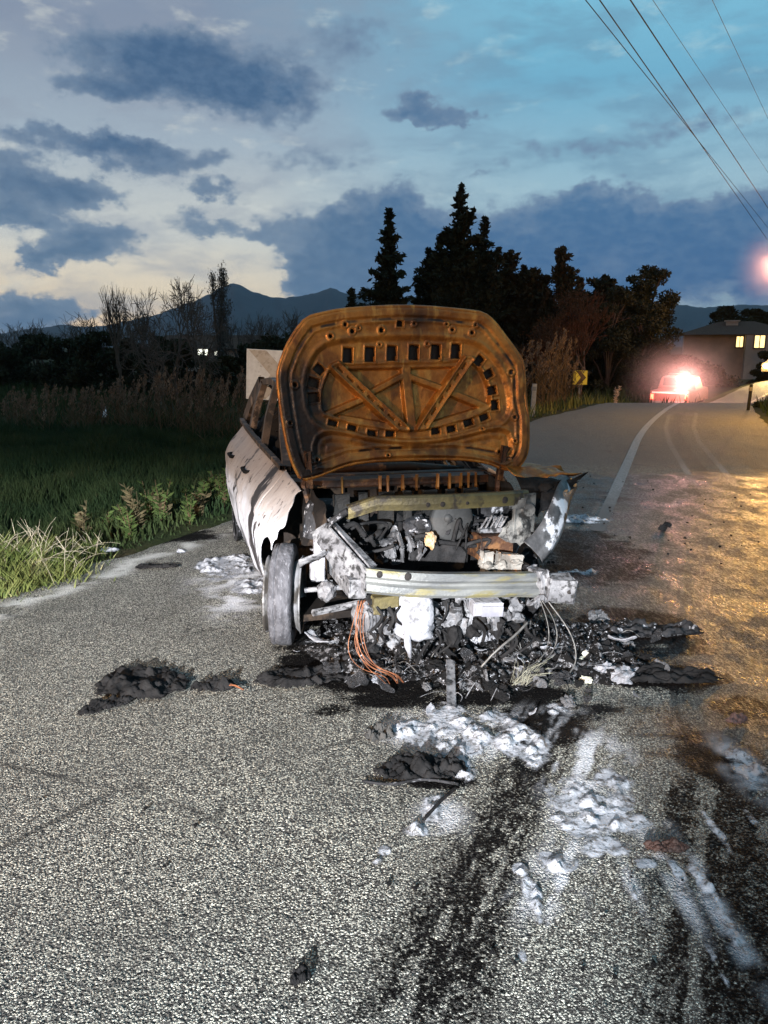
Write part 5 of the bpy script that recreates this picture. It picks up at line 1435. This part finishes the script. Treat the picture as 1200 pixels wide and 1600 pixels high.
clump_tree('garden_tree', 1128, 480, 66, 36, 27, 'round dark tree behind the left end of the lit house', nclump=46, leaf=.3, low=.2)
clump_tree('garden_tree', 1172, 484, 70, 34, 28, 'wide dark tree behind the roof of the lit house', nclump=44, leaf=.3, low=.2)
clump_tree('garden_shrub', 1198, 548, 52, 22, 29, 'dark shrub in front of the lit house at the right edge', cat='shrub', nclump=34, leaf=.22, low=.0)
clump_tree('roadside_bush', 1110, 572, 50, 42, 30, 'dark bank bush between the pickup truck and the house', cat='bush', nclump=40, leaf=.22, low=.0)
clump_tree('roadside_bush', 1060, 556, 52, 40, 31, 'dark bush in the glow behind the pickup truck', cat='bush', nclump=40, leaf=.22, low=.0)
clump_tree('verge_bush', 1205, 628, 22.5, 20, 32, 'low leafy bush on the right-hand verge', cat='bush', nclump=26, leaf=.09, low=.0, per=160)
# bare trees
def bare_tree(name, px, ptop, y, spreadpx, seed, label, levels=6, mat='twig', up=.25, nb=3, group=None, lean=0.0, twigs=True, ratio=.76, leaf=0, leafmat=None, fork=3, spr=1.0, rmin=.0028):
    r = random.Random(seed)
    x, _ = P2(px, y); Ht = top_h(px, ptop, y); sp_ = spreadpx*y/FOC
    root = empty(name, (x, y, zg(x, y)-.1), label, 'tree', group)
    trunk = MB(); crown = MB(); tips = []
    def grow(p, d, L, rad, lev):
        q = p + d*L
        mid = p+d*L*.5+Vector((r.uniform(-1, 1), r.uniform(-1, 1), r.uniform(-.5, .5)))*L*.07
        rad = max(rad, rmin)
        (trunk if lev >= levels-1 else crown).tube([p, mid, q], [rad, rad*.85, rad*.7], 6 if lev > 3 else 3, cap=False)
        if lev == 0:
            tips.append(q); return
        n = nb if lev < levels-1 else fork
        for i in range(n):
            a = r.uniform(0, 6.283); s_ = r.uniform(.45, 1.05)*spr
            o = d.orthogonal().normalized(); o = Matrix.Rotation(a, 3, d) @ o
            dd = (d + o*s_ + Vector((0, 0, up*r.uniform(.2, 1)))).normalized()
            grow(q if i == 0 else p+d*L*r.uniform(.5, 1), dd, L*ratio*r.uniform(.8, 1.1), rad*.62, lev-1)
    tot = sum(ratio**i for i in range(levels+1))
    grow(Vector((0, 0, 0)), Vector((lean, 0, 1)).normalized(), 1.25/tot, .022, levels)
    # fit to the height and the spread seen
    vv = np.array(trunk.v+crown.v); zs = Ht/vv[:, 2].max(); xm = np.percentile(vv[:, 0], 3), np.percentile(vv[:, 0], 97); xs = 2*sp_/(xm[1]-xm[0])
    xs = min(xs, zs*2.6)
    hi = vv[vv[:, 2] > .55*vv[:, 2].max()]; kx, ky = hi[:, 0].mean()/hi[:, 2].mean(), hi[:, 1].mean()/hi[:, 2].mean()
    if abs(lean) > .1: kx *= .3
    for mb in (trunk, crown):
        mb.v = [((a-kx*c)*xs, (b-ky*c)*xs, c*zs) for a, b, c in mb.v]
    crown.build('crown', M[mat], root); trunk.build('trunk', M['bark'], root)
    if leaf:
        T = np.array([(t.x*xs, t.y*xs, t.z*zs) for t in tips]); q = np.random.default_rng(seed)
        C = np.repeat(T, 5, 0)+q.normal(size=(len(T)*5, 3))*.09
        leaf_mesh('leaves', C, q.normal(size=C.shape), leaf, leaf*.5, M[leafmat or mat], root, seed)
    return root
bare_tree('bare_tree', 278, 428, 30, 58, 41, 'big bare tree with fine spreading twigs in front of the mountain', levels=6, ratio=.82, up=.05, nb=3, spr=1.1)
bare_tree('bare_tree', 245, 446, 31, 40, 42, 'bare leaning tree just left of the big bare tree', levels=6, ratio=.8, lean=-.25, up=.15)
bare_tree('bare_tree', 308, 440, 29, 34, 47, 'slim bare tree crossing the right side of the big bare tree', levels=5, ratio=.8, lean=.2, up=.2)
bare_tree('thin_tree', 184, 438, 38, 16, 43, 'thin upright bare tree rising alone on the left of the bare trees', levels=5, up=.9, ratio=.82, spr=.4)
bare_tree('thicket_tree', 905, 455, 34, 36, 44, 'dry-leaved tree coloured as if lit red, right of the spiky cypress', levels=6, up=.6, mat='redlit_twig', leaf=.10, leafmat='redlit_twig')
bare_tree('thicket_tree', 868, 500, 33, 34, 45, 'bare shrub tree coloured as if lit red, directly above the yellow sign', levels=6, up=.6, mat='redlit_twig', leaf=.09, leafmat='redlit_twig')
for i, (px, pt, y, s_) in enumerate([(20, 500, 55, 26), (62, 496, 58, 24), (105, 492, 54, 30), (150, 488, 52, 34), (205, 476, 46, 34), (372, 492, 44, 26), (404, 480, 42, 30), (432, 490, 44, 26), (470, 478, 42, 30), (505, 486, 46, 26)]):
    bare_tree('bare_shrub', px, pt, y, s_, 60+i, ['leftmost bare shrub on the dark skyline', 'second bare shrub from the left on the dark skyline', 'bare shrub under the low cloud on the skyline', 'bare shrub left of the thin upright tree', 'tangled bare shrub under the leaning bare tree',
              'bare shrub just right of the poplar', 'taller bare shrub above the faded sign', 'bare shrub beside the bonnet, below the ridge', 'wide bare shrub at the left shoulder of the bonnet', 'bare shrub peeping over the left bonnet corner'][i], levels=5, up=.5, ratio=.82)
# poplar
r_ = np.random.default_rng(77)
x, _ = P2(346, 48); Ht = top_h(346, 419, 48)
pop = empty('poplar_tree', (x, 48, zg(x, 48)-.1), 'narrow poplar column with two uneven tops left of the mountain peak', 'tree')
C = []; D_ = []
for i in range(340):
    t = r_.random(); z = Ht*(.12+.86*t); w = .62*math.sin(min(1, (1-t)*1.5+.12)*1.57)*(.6+.5*math.sin(z*2.3)**2)
    an = r_.random()*6.28; p = np.array([math.cos(an)*w*r_.random()+(.28 if i % 3 else -.38)*t, math.sin(an)*w*r_.random(), z*(1 if i % 3 else .97)])
    q = p+r_.normal(size=(16, 3))*np.array([.10, .10, .22]); C.append(q); D_.append(r_.normal(size=(16, 3))*.5+[0, 0, 1])
leaf_mesh('crown', np.concatenate(C), np.concatenate(D_), .16, .05, M['twig'], pop, 3)
MB().tube([(0, 0, 0), (.05, 0, Ht*.5), (.25, 0, Ht*.97)], [.14, .09, .02], 8).tube([(0, 0, Ht*.2), (-.3, 0, Ht*.6), (-.38, 0, Ht*.93)], [.09, .06, .02], 8).build('trunk', M['bark'], pop, True)
# far dark hedgerow on the left: distinct bushes
HB_ = [(-10, 540, 46, 50), (52, 530, 48, 44), (110, 536, 45, 46), (165, 528, 42, 50), (225, 534, 40, 46), (285, 540, 38, 40), (345, 566, 36, 36), (395, 545, 40, 44), (445, 528, 41, 46), (500, 520, 43, 50)]
for i, (px, pt, y, s_) in enumerate(HB_):
    clump_tree('hedge_bush', px, pt-8, y, s_, 100+i, ['dark bush at the far left edge of the field', 'second dark bush from the left behind the field', 'dark bush under the low skyline cloud', 'dark bush below the thin upright tree', 'dark bush below the leaning bare tree', 'dark bush in front of the big bare tree',
               'low dark bush beneath the lit cottage window', 'dark bush behind the faded sign', 'dark bush left of the raised bonnet', 'dark bush at the bonnet left shoulder'][i], cat='bush', nclump=36, leaf=.24, low=.0, per=170)
# reeds: each clump a thing with stems and plumes
M['reed'] = pm('dry_reed', (.10, .066, .04), (.06, .042, .025), 3, .9, spec=.1)
M['plume'] = pm('reed_plume', (.17, .11, .075), (.10, .065, .045), 3, .95, spec=.1)
def reeds(px, y, n, h, w, seed, label, group):
    r = np.random.default_rng(seed)
    x, _ = P2(px, y)
    root = empty('reed_clump', (x, y, zg(x, y)), label, 'reeds', group)
    st_ = MB(); C = []; D = []; C2 = []; D2 = []
    for i in range(n):
        bx, by_ = r.normal(0, w), r.normal(0, w*.8); hh = h*(.6+.5*r.random()); lx, ly = r.normal(0, .12)*hh, r.normal(0, .12)*hh
        g = zg(x+bx, y+by_)-zg(x, y)
        st_.tube([(bx, by_, g-.05), (bx+lx*.4, by_+ly*.4, g+hh*.55), (bx+lx, by_+ly, g+hh)], [.008, .007, .004], 3, cap=False)
        for k in range(5):
            t = r.uniform(.15, .8); a = r.uniform(0, 6.28)
            C2.append([bx+lx*t+.1*math.cos(a), by_+ly*t+.1*math.sin(a), g+hh*t+.05]); D2.append([math.cos(a), math.sin(a), .9])
        for k in range(26):
            t = r.uniform(0, 1); C.append([bx+lx+r.normal(0, .035)*(1-t*.5)+.05*t, by_+ly+r.normal(0, .035)*(1-t*.5), g+hh-.08+.30*t]); D.append([r.normal(0, .5)+.3, r.normal(0, .5), 1])
    st_.build('stems', M['reed'], root)
    leaf_mesh('blades', np.array(C2), np.array(D2), .38, .022, M['reed'], root, seed)
    leaf_mesh('plumes', np.array(C), np.array(D), .09, .03, M['plume'], root, seed+1)
    return root
for i, (px, y, h) in enumerate([(25, 24, 1.0), (75, 23, 1.1), (120, 22, 1.1), (165, 22, 1.2), (205, 21, 1.4), (245, 21, 1.5), (285, 20, 1.6), (322, 20, 1.75), (352, 19, 1.8), (385, 20, 1.8)]):
    reeds(px, y, 26, h, .5, 200+i, 'clump of brownish reeds with pale plumes along the far side of the dark field', 'reed clumps along the field')
for i, (px, y, h) in enumerate([(836, 21, 1.7), (850, 21.5, 1.9), (866, 23, 1.7), (884, 25, 1.5)]):
    reeds(px, y, 30, h, .28, 230+i, ['pinkish-lit reed clump touching the right edge of the bonnet', 'tallest pinkish-lit reed clump beside the concrete marker post', 'reed clump halfway between the marker post and the yellow sign', 'low reed clump at the foot of the yellow sign'][i], 'reed clumps by the road')
# field grass (uncountable)
def blades(name, X, Y, h, seed, mat, wid=.012, lean=.35, label=None):
    r = np.random.default_rng(seed); n = len(X)
    Z = zground(X, Y)-.02
    a = r.random(n)*6.283; ln = lean*h*(.3+r.random(n)); dx_, dy_ = np.cos(a)*ln, np.sin(a)*ln
    b = r.random(n)*6.283; w = wid*(.6+.8*r.random(n)); wx, wy = np.cos(b)*w, np.sin(b)*w
    p0 = np.stack([X-wx, Y-wy, Z], -1); p1 = np.stack([X+wx, Y+wy, Z], -1)
    p2 = np.stack([X+dx_*.4+wx*.7, Y+dy_*.4+wy*.7, Z+h*.6], -1); p3 = np.stack([X+dx_*.4-wx*.7, Y+dy_*.4-wy*.7, Z+h*.6], -1)
    p4 = np.stack([X+dx_, Y+dy_, Z+h], -1); p5 = p4+np.stack([wx*.15, wy*.15, 0*wx], -1)
    V = np.stack([p0, p1, p2, p3, p4, p5], 1).reshape(-1, 3)
    k = np.arange(n)*6
    F = np.concatenate([np.stack([k, k+1, k+2, k+3], -1), np.stack([k+3, k+2, k+5, k+4], -1)])
    o = np_mesh(name, V, F, mat)
    return tag(o, label, 'grass', kind='stuff')
M['grass'] = pm('field_grass', (.010, .024, .0065), (.024, .036, .010), .9, .8, c3=(.07, .058, .025), s3=2.2, lo3=.60, hi3=.72, spec=.2)
def scatter(n, x0, x1, y0, y1, f, seed):
    r = np.random.default_rng(seed)
    X = r.uniform(x0, x1, n); Y = y0+(y1-y0)*r.random(n)**1.0
    k = f(X, Y, r); return X[k], Y[k]
X, Y = scatter(150000, -14, 2, 3.5, 22, lambda x, y, r: (xl(y)-x > .10) & (x > -.62*y-1) & (fbm(x*.9+60, y*.9+60, 4, 5)+.25*r.random(len(x)) > .44), 5)
hgt = .16+.5*fbm(X*.8+30, Y*.8+30, 4, 15)**1.6+.012*Y*.5
blades('field_grass', X, Y, hgt*sstep(.0, 1.2, xl(Y)-X)+.05, 6, M['grass'], .010, .4, 'dark green grass covering the low field left of the car')
X, Y = scatter(26000, -30, 14, 20, 60, lambda x, y, r: (xl(y)-x > .6) & (x > -.62*y-1), 7)
blades('far_grass', X, Y, .35+.25*np.random.default_rng(3).random(len(X)), 8, M['grass'], .03, .4, 'dark far grass between the field and the hedgerow')
X, Y = scatter(16000, 8, 17, 14, 34, lambda x, y, r: (x-xr(y) > .2) & (x < .62*y+3), 9)
blades('verge_grass', X, Y, .12+.25*np.random.default_rng(4).random(len(X)), 10, M['grass'], .014, .5, 'grass on the right-hand verge inside the bend')
X, Y = scatter(16000, -1, 9, 12, 32, lambda x, y, r: (xl(y)-x > .15) & (xl(y)-x < 3), 19)
blades('roadside_grass', X, Y, .12+.3*np.random.default_rng(4).random(len(X)), 20, pm('roadside_dry_grass', (.13, .12, .035), (.09, .10, .03), 1.5, .85, spec=.15), .014, .5, 'yellowish grass along the left road edge beyond the car')
# the lit tussock at the left edge of the road, dry stalks and single weeds
M['drystalk'] = pm('dry_stalk', (.34, .31, .23), (.22, .19, .14), 6, .8)
M['lushgrass'] = pm('lit_tussock', (.055, .085, .018), (.11, .125, .036), 3, .75, c3=(.26, .24, .12), s3=5, lo3=.55, hi3=.66, spec=.25)
def tussock(px, py, n, rad, h, seed, label, stalks=0, big=False):
    r = np.random.default_rng(seed); g = G(px, py)
    g.z = zg(g.x, g.y)
    root = empty('grass_tussock', g, label, 'grass tussock')
    X = r.normal(0, rad, n); Y = r.normal(0, rad*.8, n)
    Z = np.array([zg(g.x+a, g.y+b)-g.z for a, b in zip(X, Y)])-.02
    q = np.exp(-(X**2+Y**2)/(2*(rad*1.1)**2)); hh = h*(.35+.65*r.random(n))*(.45+.55*q)
    a = r.random(n)*6.283; ln = .55*hh; dx_, dy_ = np.cos(a)*ln, np.sin(a)*ln; b = r.random(n)*6.283; w = .005; wx, wy = np.cos(b)*w, np.sin(b)*w
    S = lambda *t: np.stack(t, -1)
    V = np.stack([S(X-wx, Y-wy, Z), S(X+wx, Y+wy, Z), S(X+dx_*.35+wx, Y+dy_*.35+wy, Z+hh*.6), S(X+dx_*.35-wx, Y+dy_*.35-wy, Z+hh*.6), S(X+dx_, Y+dy_, Z+hh), S(X+dx_+.001, Y+dy_, Z+hh)], 1).reshape(-1, 3)
    k = np.arange(n)*6
    np_mesh('blades', V, np.concatenate([S(k, k+1, k+2, k+3), S(k+3, k+2, k+5, k+4)]), M['lushgrass'], root)
    if stalks:
        mb = MB(); rr_ = random.Random(seed)
        for i in range(stalks):
            bx, by_ = rr_.gauss(0, rad*.9), rr_.gauss(0, rad*.6); a = rr_.uniform(-1.9, 1.2); L = h*rr_.uniform(.7, 1.55); bend = rr_.uniform(.3, 1.3)
            dr = Vector((math.sin(a)*bend, rr_.uniform(-.3, .3), 1)).normalized(); p = Vector((bx, by_, 0)); pts = [p.copy()]
            for s_ in range(7):
                dr = (dr+Vector((math.copysign(.16, math.sin(a))*bend*.6, 0, -.10*bend*s_*.5))).normalized(); p = p+dr*L/7; pts.append(p.copy())
            mb.tube(pts, [.0021*(1-.6*i_/7) for i_ in range(8)], 4)
            if rr_.random() < .7:
                for k_ in range(rr_.randrange(1, 4)):
                    j = rr_.randrange(2, 6); mb.tube([pts[j], pts[j]+Vector((rr_.uniform(-.08, .08), rr_.uniform(-.04, .04), rr_.uniform(.04, .14)))], [.0026, .001], 3)
        mb.build('dry_stalks', M['drystalk'], root, True)
    return root
tussock(42, 898, 2600, .22, .34, 3, 'bright lit green tussock with arching dry stalks at the left edge of the road', 60)
tussock(-40, 905, 2200, .25, .40, 4, 'lit green tussock cut by the left edge of the photograph', 20)
tussock(95, 868, 500, .10, .2, 5, 'smaller lit tuft with upright twigs right of the bright tussock', 8)
tussock(142, 862, 260, .07, .16, 8, 'small tuft with forked dry twigs at the road corner', 9)
def weed(name, p, h, seed, label, mat, leafmat, n=7, nl=26, lw=.025, cat='weed', group=None):
    r = random.Random(seed); q = np.random.default_rng(seed)
    root = empty(name, p, label, cat, group)
    mb = MB(); C = []; D = []
    for i in range(n):
        a = r.uniform(0, 6.283); L = h*r.uniform(.55, 1.05); s_ = r.uniform(.05, .38)
        pts = [Vector((0, 0, -.03)), Vector((math.cos(a)*s_*L*.4, math.sin(a)*s_*L*.4, L*.5)), Vector((math.cos(a)*s_*L, math.sin(a)*s_*L, L))]
        mb.tube(pts, [.006*h+.002, .004*h+.002, .002], 4)
        for k in range(nl):
            t = r.uniform(.15, 1.0); pp = pts[0].lerp(pts[2], t); b = r.uniform(0, 6.283)
            C.append([pp.x+.03*math.cos(b), pp.y+.03*math.sin(b), pp.z]); D.append([math.cos(b), math.sin(b), .5])
    mb.build('stems', mat, root)
    leaf_mesh('leaves', np.array(C), np.array(D), .07+.04*h, lw, leafmat, root, seed)
    return root
M['weedleaf'] = pm('weed_leaf', (.025, .048, .011), (.05, .07, .018), 3, .8, spec=.2)
k = 0
rr = random.Random(9)
for (px, py, h, lab) in [(330, 790, .5, 'leafy weed standing close to the rear of the burnt car'), (312, 800, .42, 'leafy weed left of the weed by the car'), (285, 806, .38, 'weed at the field edge beyond the foam'), (215, 800, .45, 'tall weed in the middle of the dark field edge'), (165, 826, .4, 'weed behind the forked dry twigs'), (345, 770, .55, 'tallest weed, touching the outline of the rear door'), (255, 770, .45, 'weed deeper in the field, left of the car'), (130, 790, .45, 'weed in the dark field behind the bright tussock'), (60, 790, .5, 'weed in the dark field above the bright tussock')]:
    g = G(px, py+18, -.25); weed('field_weed', (g.x, g.y, zg(g.x, g.y)), h, 20+k, lab, M['reed'], M['weedleaf'], 6, 30, .03, group=None); k += 1
M['dryweed'] = pm('dry_weed', (.09, .075, .04), (.055, .045, .026), 3, .9, spec=.1)
for i in range(34):
    py = rr.uniform(770, 850); g = G(0, py); x_ = float(xl(np.array([g.y]))[0])-rr.uniform(.2, 2.6)
    dry = rr.random() < .35
    weed('verge_weed', (x_, g.y, zg(x_, g.y)), rr.uniform(.2, .5), 300+i, 'leafy weed growing along the dark verge between the tussock and the car', M['dryweed'] if dry else M['reed'], M['dryweed'] if dry else M['weedleaf'], 5, 22, .024, group='weeds along the dark verge')
M['thistle'] = pm('pale_thistle', (.55, .42, .36), (.3, .2, .16), 10, .85)
g = G(972, 629, -.02); weed('dry_thistle', (g.x-.1, g.y+.4, zg(g.x-.1, g.y+.4)), .62, 51, 'dry thistle lit pink at the crest of the road, left of the pickup truck', M['thistle'], M['thistle'], 6, 16, .035)
g = AT(1071, 625, 29); weed('dry_thistle', (g.x, 29, zg(g.x, 29)), .75, 52, 'dry thistle in the glare at the right of the pickup truck', M['thistle'], M['thistle'], 5, 16, .04)
g = G(163, 655, -.7)
ragged('litter_bag', 163, 655, .085, .07, .4, pm('white_plastic', (.75, .78, .82), (.6, .63, .68), 6, .5), 'small white plastic bag caught in the dark field', 'plastic bag', 44, .2, .25).location = (g.x, g.y, zg(g.x, g.y)+.22)

# ================================================================== houses
M['plaster'] = pm('dim_plaster', (.27, .215, .18), (.2, .165, .14), .8, .9, 0, .2, 20)
M['tiles'] = pm('old_roof_tiles', (.09, .06, .045), (.06, .04, .033), 3, .95, 0, .8, 12, stretch=(6, 1, 6), spec=.05)
M['winlit'] = emit('lit_window', (1, .72, .28), 1.5)
M['frame'] = pm('dark_frame', (.05, .04, .035), (.04, .03, .03), 4, .6)
HYd = 62.0
hc = AT(1168, 560, HYd); hz = zg(hc.x, HYd)
house = empty('house', (hc.x, HYd, hz), 'two-storey house with a hipped roof, chimney and two lit windows on the right', 'house', rot=(0, 0, R(-20)))
et = AT(1168, 523, HYd).z-hz
MB().box((-1.6, 2.6, et/2), (6.4, 6.0, et)).box((.50, 1.2, et/2-.01), (1.75, 6.4, et-.02)).build('wall', M['plaster'], house)
rt = AT(1168, 505, HYd).z-hz
mb = MB()
e = .5; x0, x1, y0, y1 = -4.9-e, 3.1+e, -1.6-e, 5.6+e
mb.add([(x0, y0, et), (x1, y0, et), (x1, y1, et), (x0, y1, et), (x0+3.2, 2.0, rt+.2), (x1-3.2, 2.0, rt+.2)], [(0, 1, 5, 4), (1, 2, 5), (2, 3, 4, 5), (3, 0, 4), (3, 2, 1, 0)])
rf = mb.build('roof', M['tiles'], house)
cz = AT(1145, 502, HYd).z-hz
MB().box((-1.3, 1.0, (et+cz)/2), (.9, .6, cz-et), bev=.03).box((-1.3, 1.0, cz+.06), (1.15, .8, .10), bev=.02).build('chimney', M['plaster'], rf)
for (wx, wy, ww, wh, zz) in ((-.72, -.46, .5, .85, 534), (.55, -2.06, .72, .95, 534)):
    zc = AT(1150, zz, HYd).z-hz
    f = MB().box((wx, wy, zc), (ww+.16, .08, wh+.16), bev=.01).build('window', M['frame'], house)
    MB().box((wx-ww*.26, wy-.045, zc), (ww*.42, .02, wh*.94)).box((wx+ww*.26, wy-.045, zc), (ww*.42, .02, wh*.94)).build('pane', M['winlit'], f)
HY2 = 56.0
c2 = AT(330, 556, HY2); h2z = zg(c2.x, HY2)
cot = empty('cottage', (c2.x, HY2, h2z), 'low dark cottage with a lit window behind the reeds on the left', 'cottage')
e2 = AT(330, 545, HY2).z-h2z; r2 = AT(330, 532, HY2).z-h2z
MB().box((.4, 2, e2/2), (7.4, 4, e2)).build('wall', M['plaster'], cot)
mb = MB(); mb.add([(-3.8, -.6, e2), (4.6, -.6, e2), (4.6, 4.4, e2), (-3.8, 4.4, e2), (-3.8, 2, r2+.4), (4.6, 2, r2+.4)], [(0, 1, 5, 4), (2, 3, 4, 5), (1, 2, 5), (3, 0, 4), (3, 2, 1, 0)]); mb.build('roof', M['tiles'], cot)
wz = AT(317, 552, HY2).z-h2z; wx = AT(317, 552, HY2).x-c2.x
f = MB().box((wx, -.03, wz), (.95, .08, .75)).build('window', M['frame'], cot)
MB().box((wx-.2, -.08, wz+.05), (.36, .02, .5)).box((wx+.22, -.08, wz+.05), (.30, .02, .46)).build('pane', emit('cold_lit_window', (.95, .95, .8), 1.3), f)
f = MB().box((wx+.95, -.03, wz), (.4, .08, .5)).build('window', M['frame'], cot); MB().box((wx+.95, -.08, wz), (.2, .02, .3)).build('pane', emit('dim_lit_window', (.9, .9, .75), .5), f)

# ================================================================== haze volumes added to imitate lens glare round the lamps
def puff(name, c, r, dens, color, label, seed):
    m = bpy.data.materials.new(name); m.use_nodes = True; t = m.node_tree; t.nodes.clear(); N = NT(t)
    oc = N.n('ShaderNodeTexCoord').outputs['Object']
    q = N.vm('MULTIPLY', oc, (1/r[0], 1/r[1], 1/r[2]))
    nz = N.noise(oc, .9, 4, .6)
    f = N.m('SUBTRACT', 1.0, N.m('ADD', N.vm('LENGTH', q), N.m('MULTIPLY', N.m('SUBTRACT', nz, .5), .5)), clamp=True)
    f = N.m('MULTIPLY', N.m('POWER', f, 2.0), dens)
    pv = N.n('ShaderNodeVolumePrincipled'); pv.inputs['Color'].default_value = color; N.put(pv.inputs['Density'], f); pv.inputs['Anisotropy'].default_value = .2
    out = N.n('ShaderNodeOutputMaterial'); t.links.new(pv.outputs[0], out.inputs['Volume'])
    o = MB().lump((0, 0, 0), r, .05, 3, seed, 3).build(name, m, None, True)
    o.location = c
    return tag(o, label, 'glow_volume', kind='stuff')
puff('glow_volume', (vx.x+.3, vx.y-.6, VZ+1.5), (3.0, 2.4, 2.0), .26, (.85, .75, .75, 1), 'thin haze added as pink glare round the lights of the pickup truck', 3)
puff('lamp_glow_volume', (lc.x, lc.y, lc.z-.1), (2.3, 2.3, 2.3), .12, (.9, .8, .8, 1), 'thin haze added as glare round the street lamp', 6)

# ================================================================== evening air
m = bpy.data.materials.new('evening_air'); m.use_nodes = True; t = m.node_tree; t.nodes.clear()
pv = t.nodes.new('ShaderNodeVolumePrincipled'); pv.inputs['Color'].default_value = (.62, .78, 1, 1); pv.inputs['Density'].default_value = 6e-5; pv.inputs['Anisotropy'].default_value = 0
out = t.nodes.new('ShaderNodeOutputMaterial'); t.links.new(pv.outputs[0], out.inputs['Volume'])
tag(MB().box((0, 3300, 210), (13000, 8200, 434)).build('haze', m), 'thin blue evening haze filling the valley', 'haze', kind='stuff')
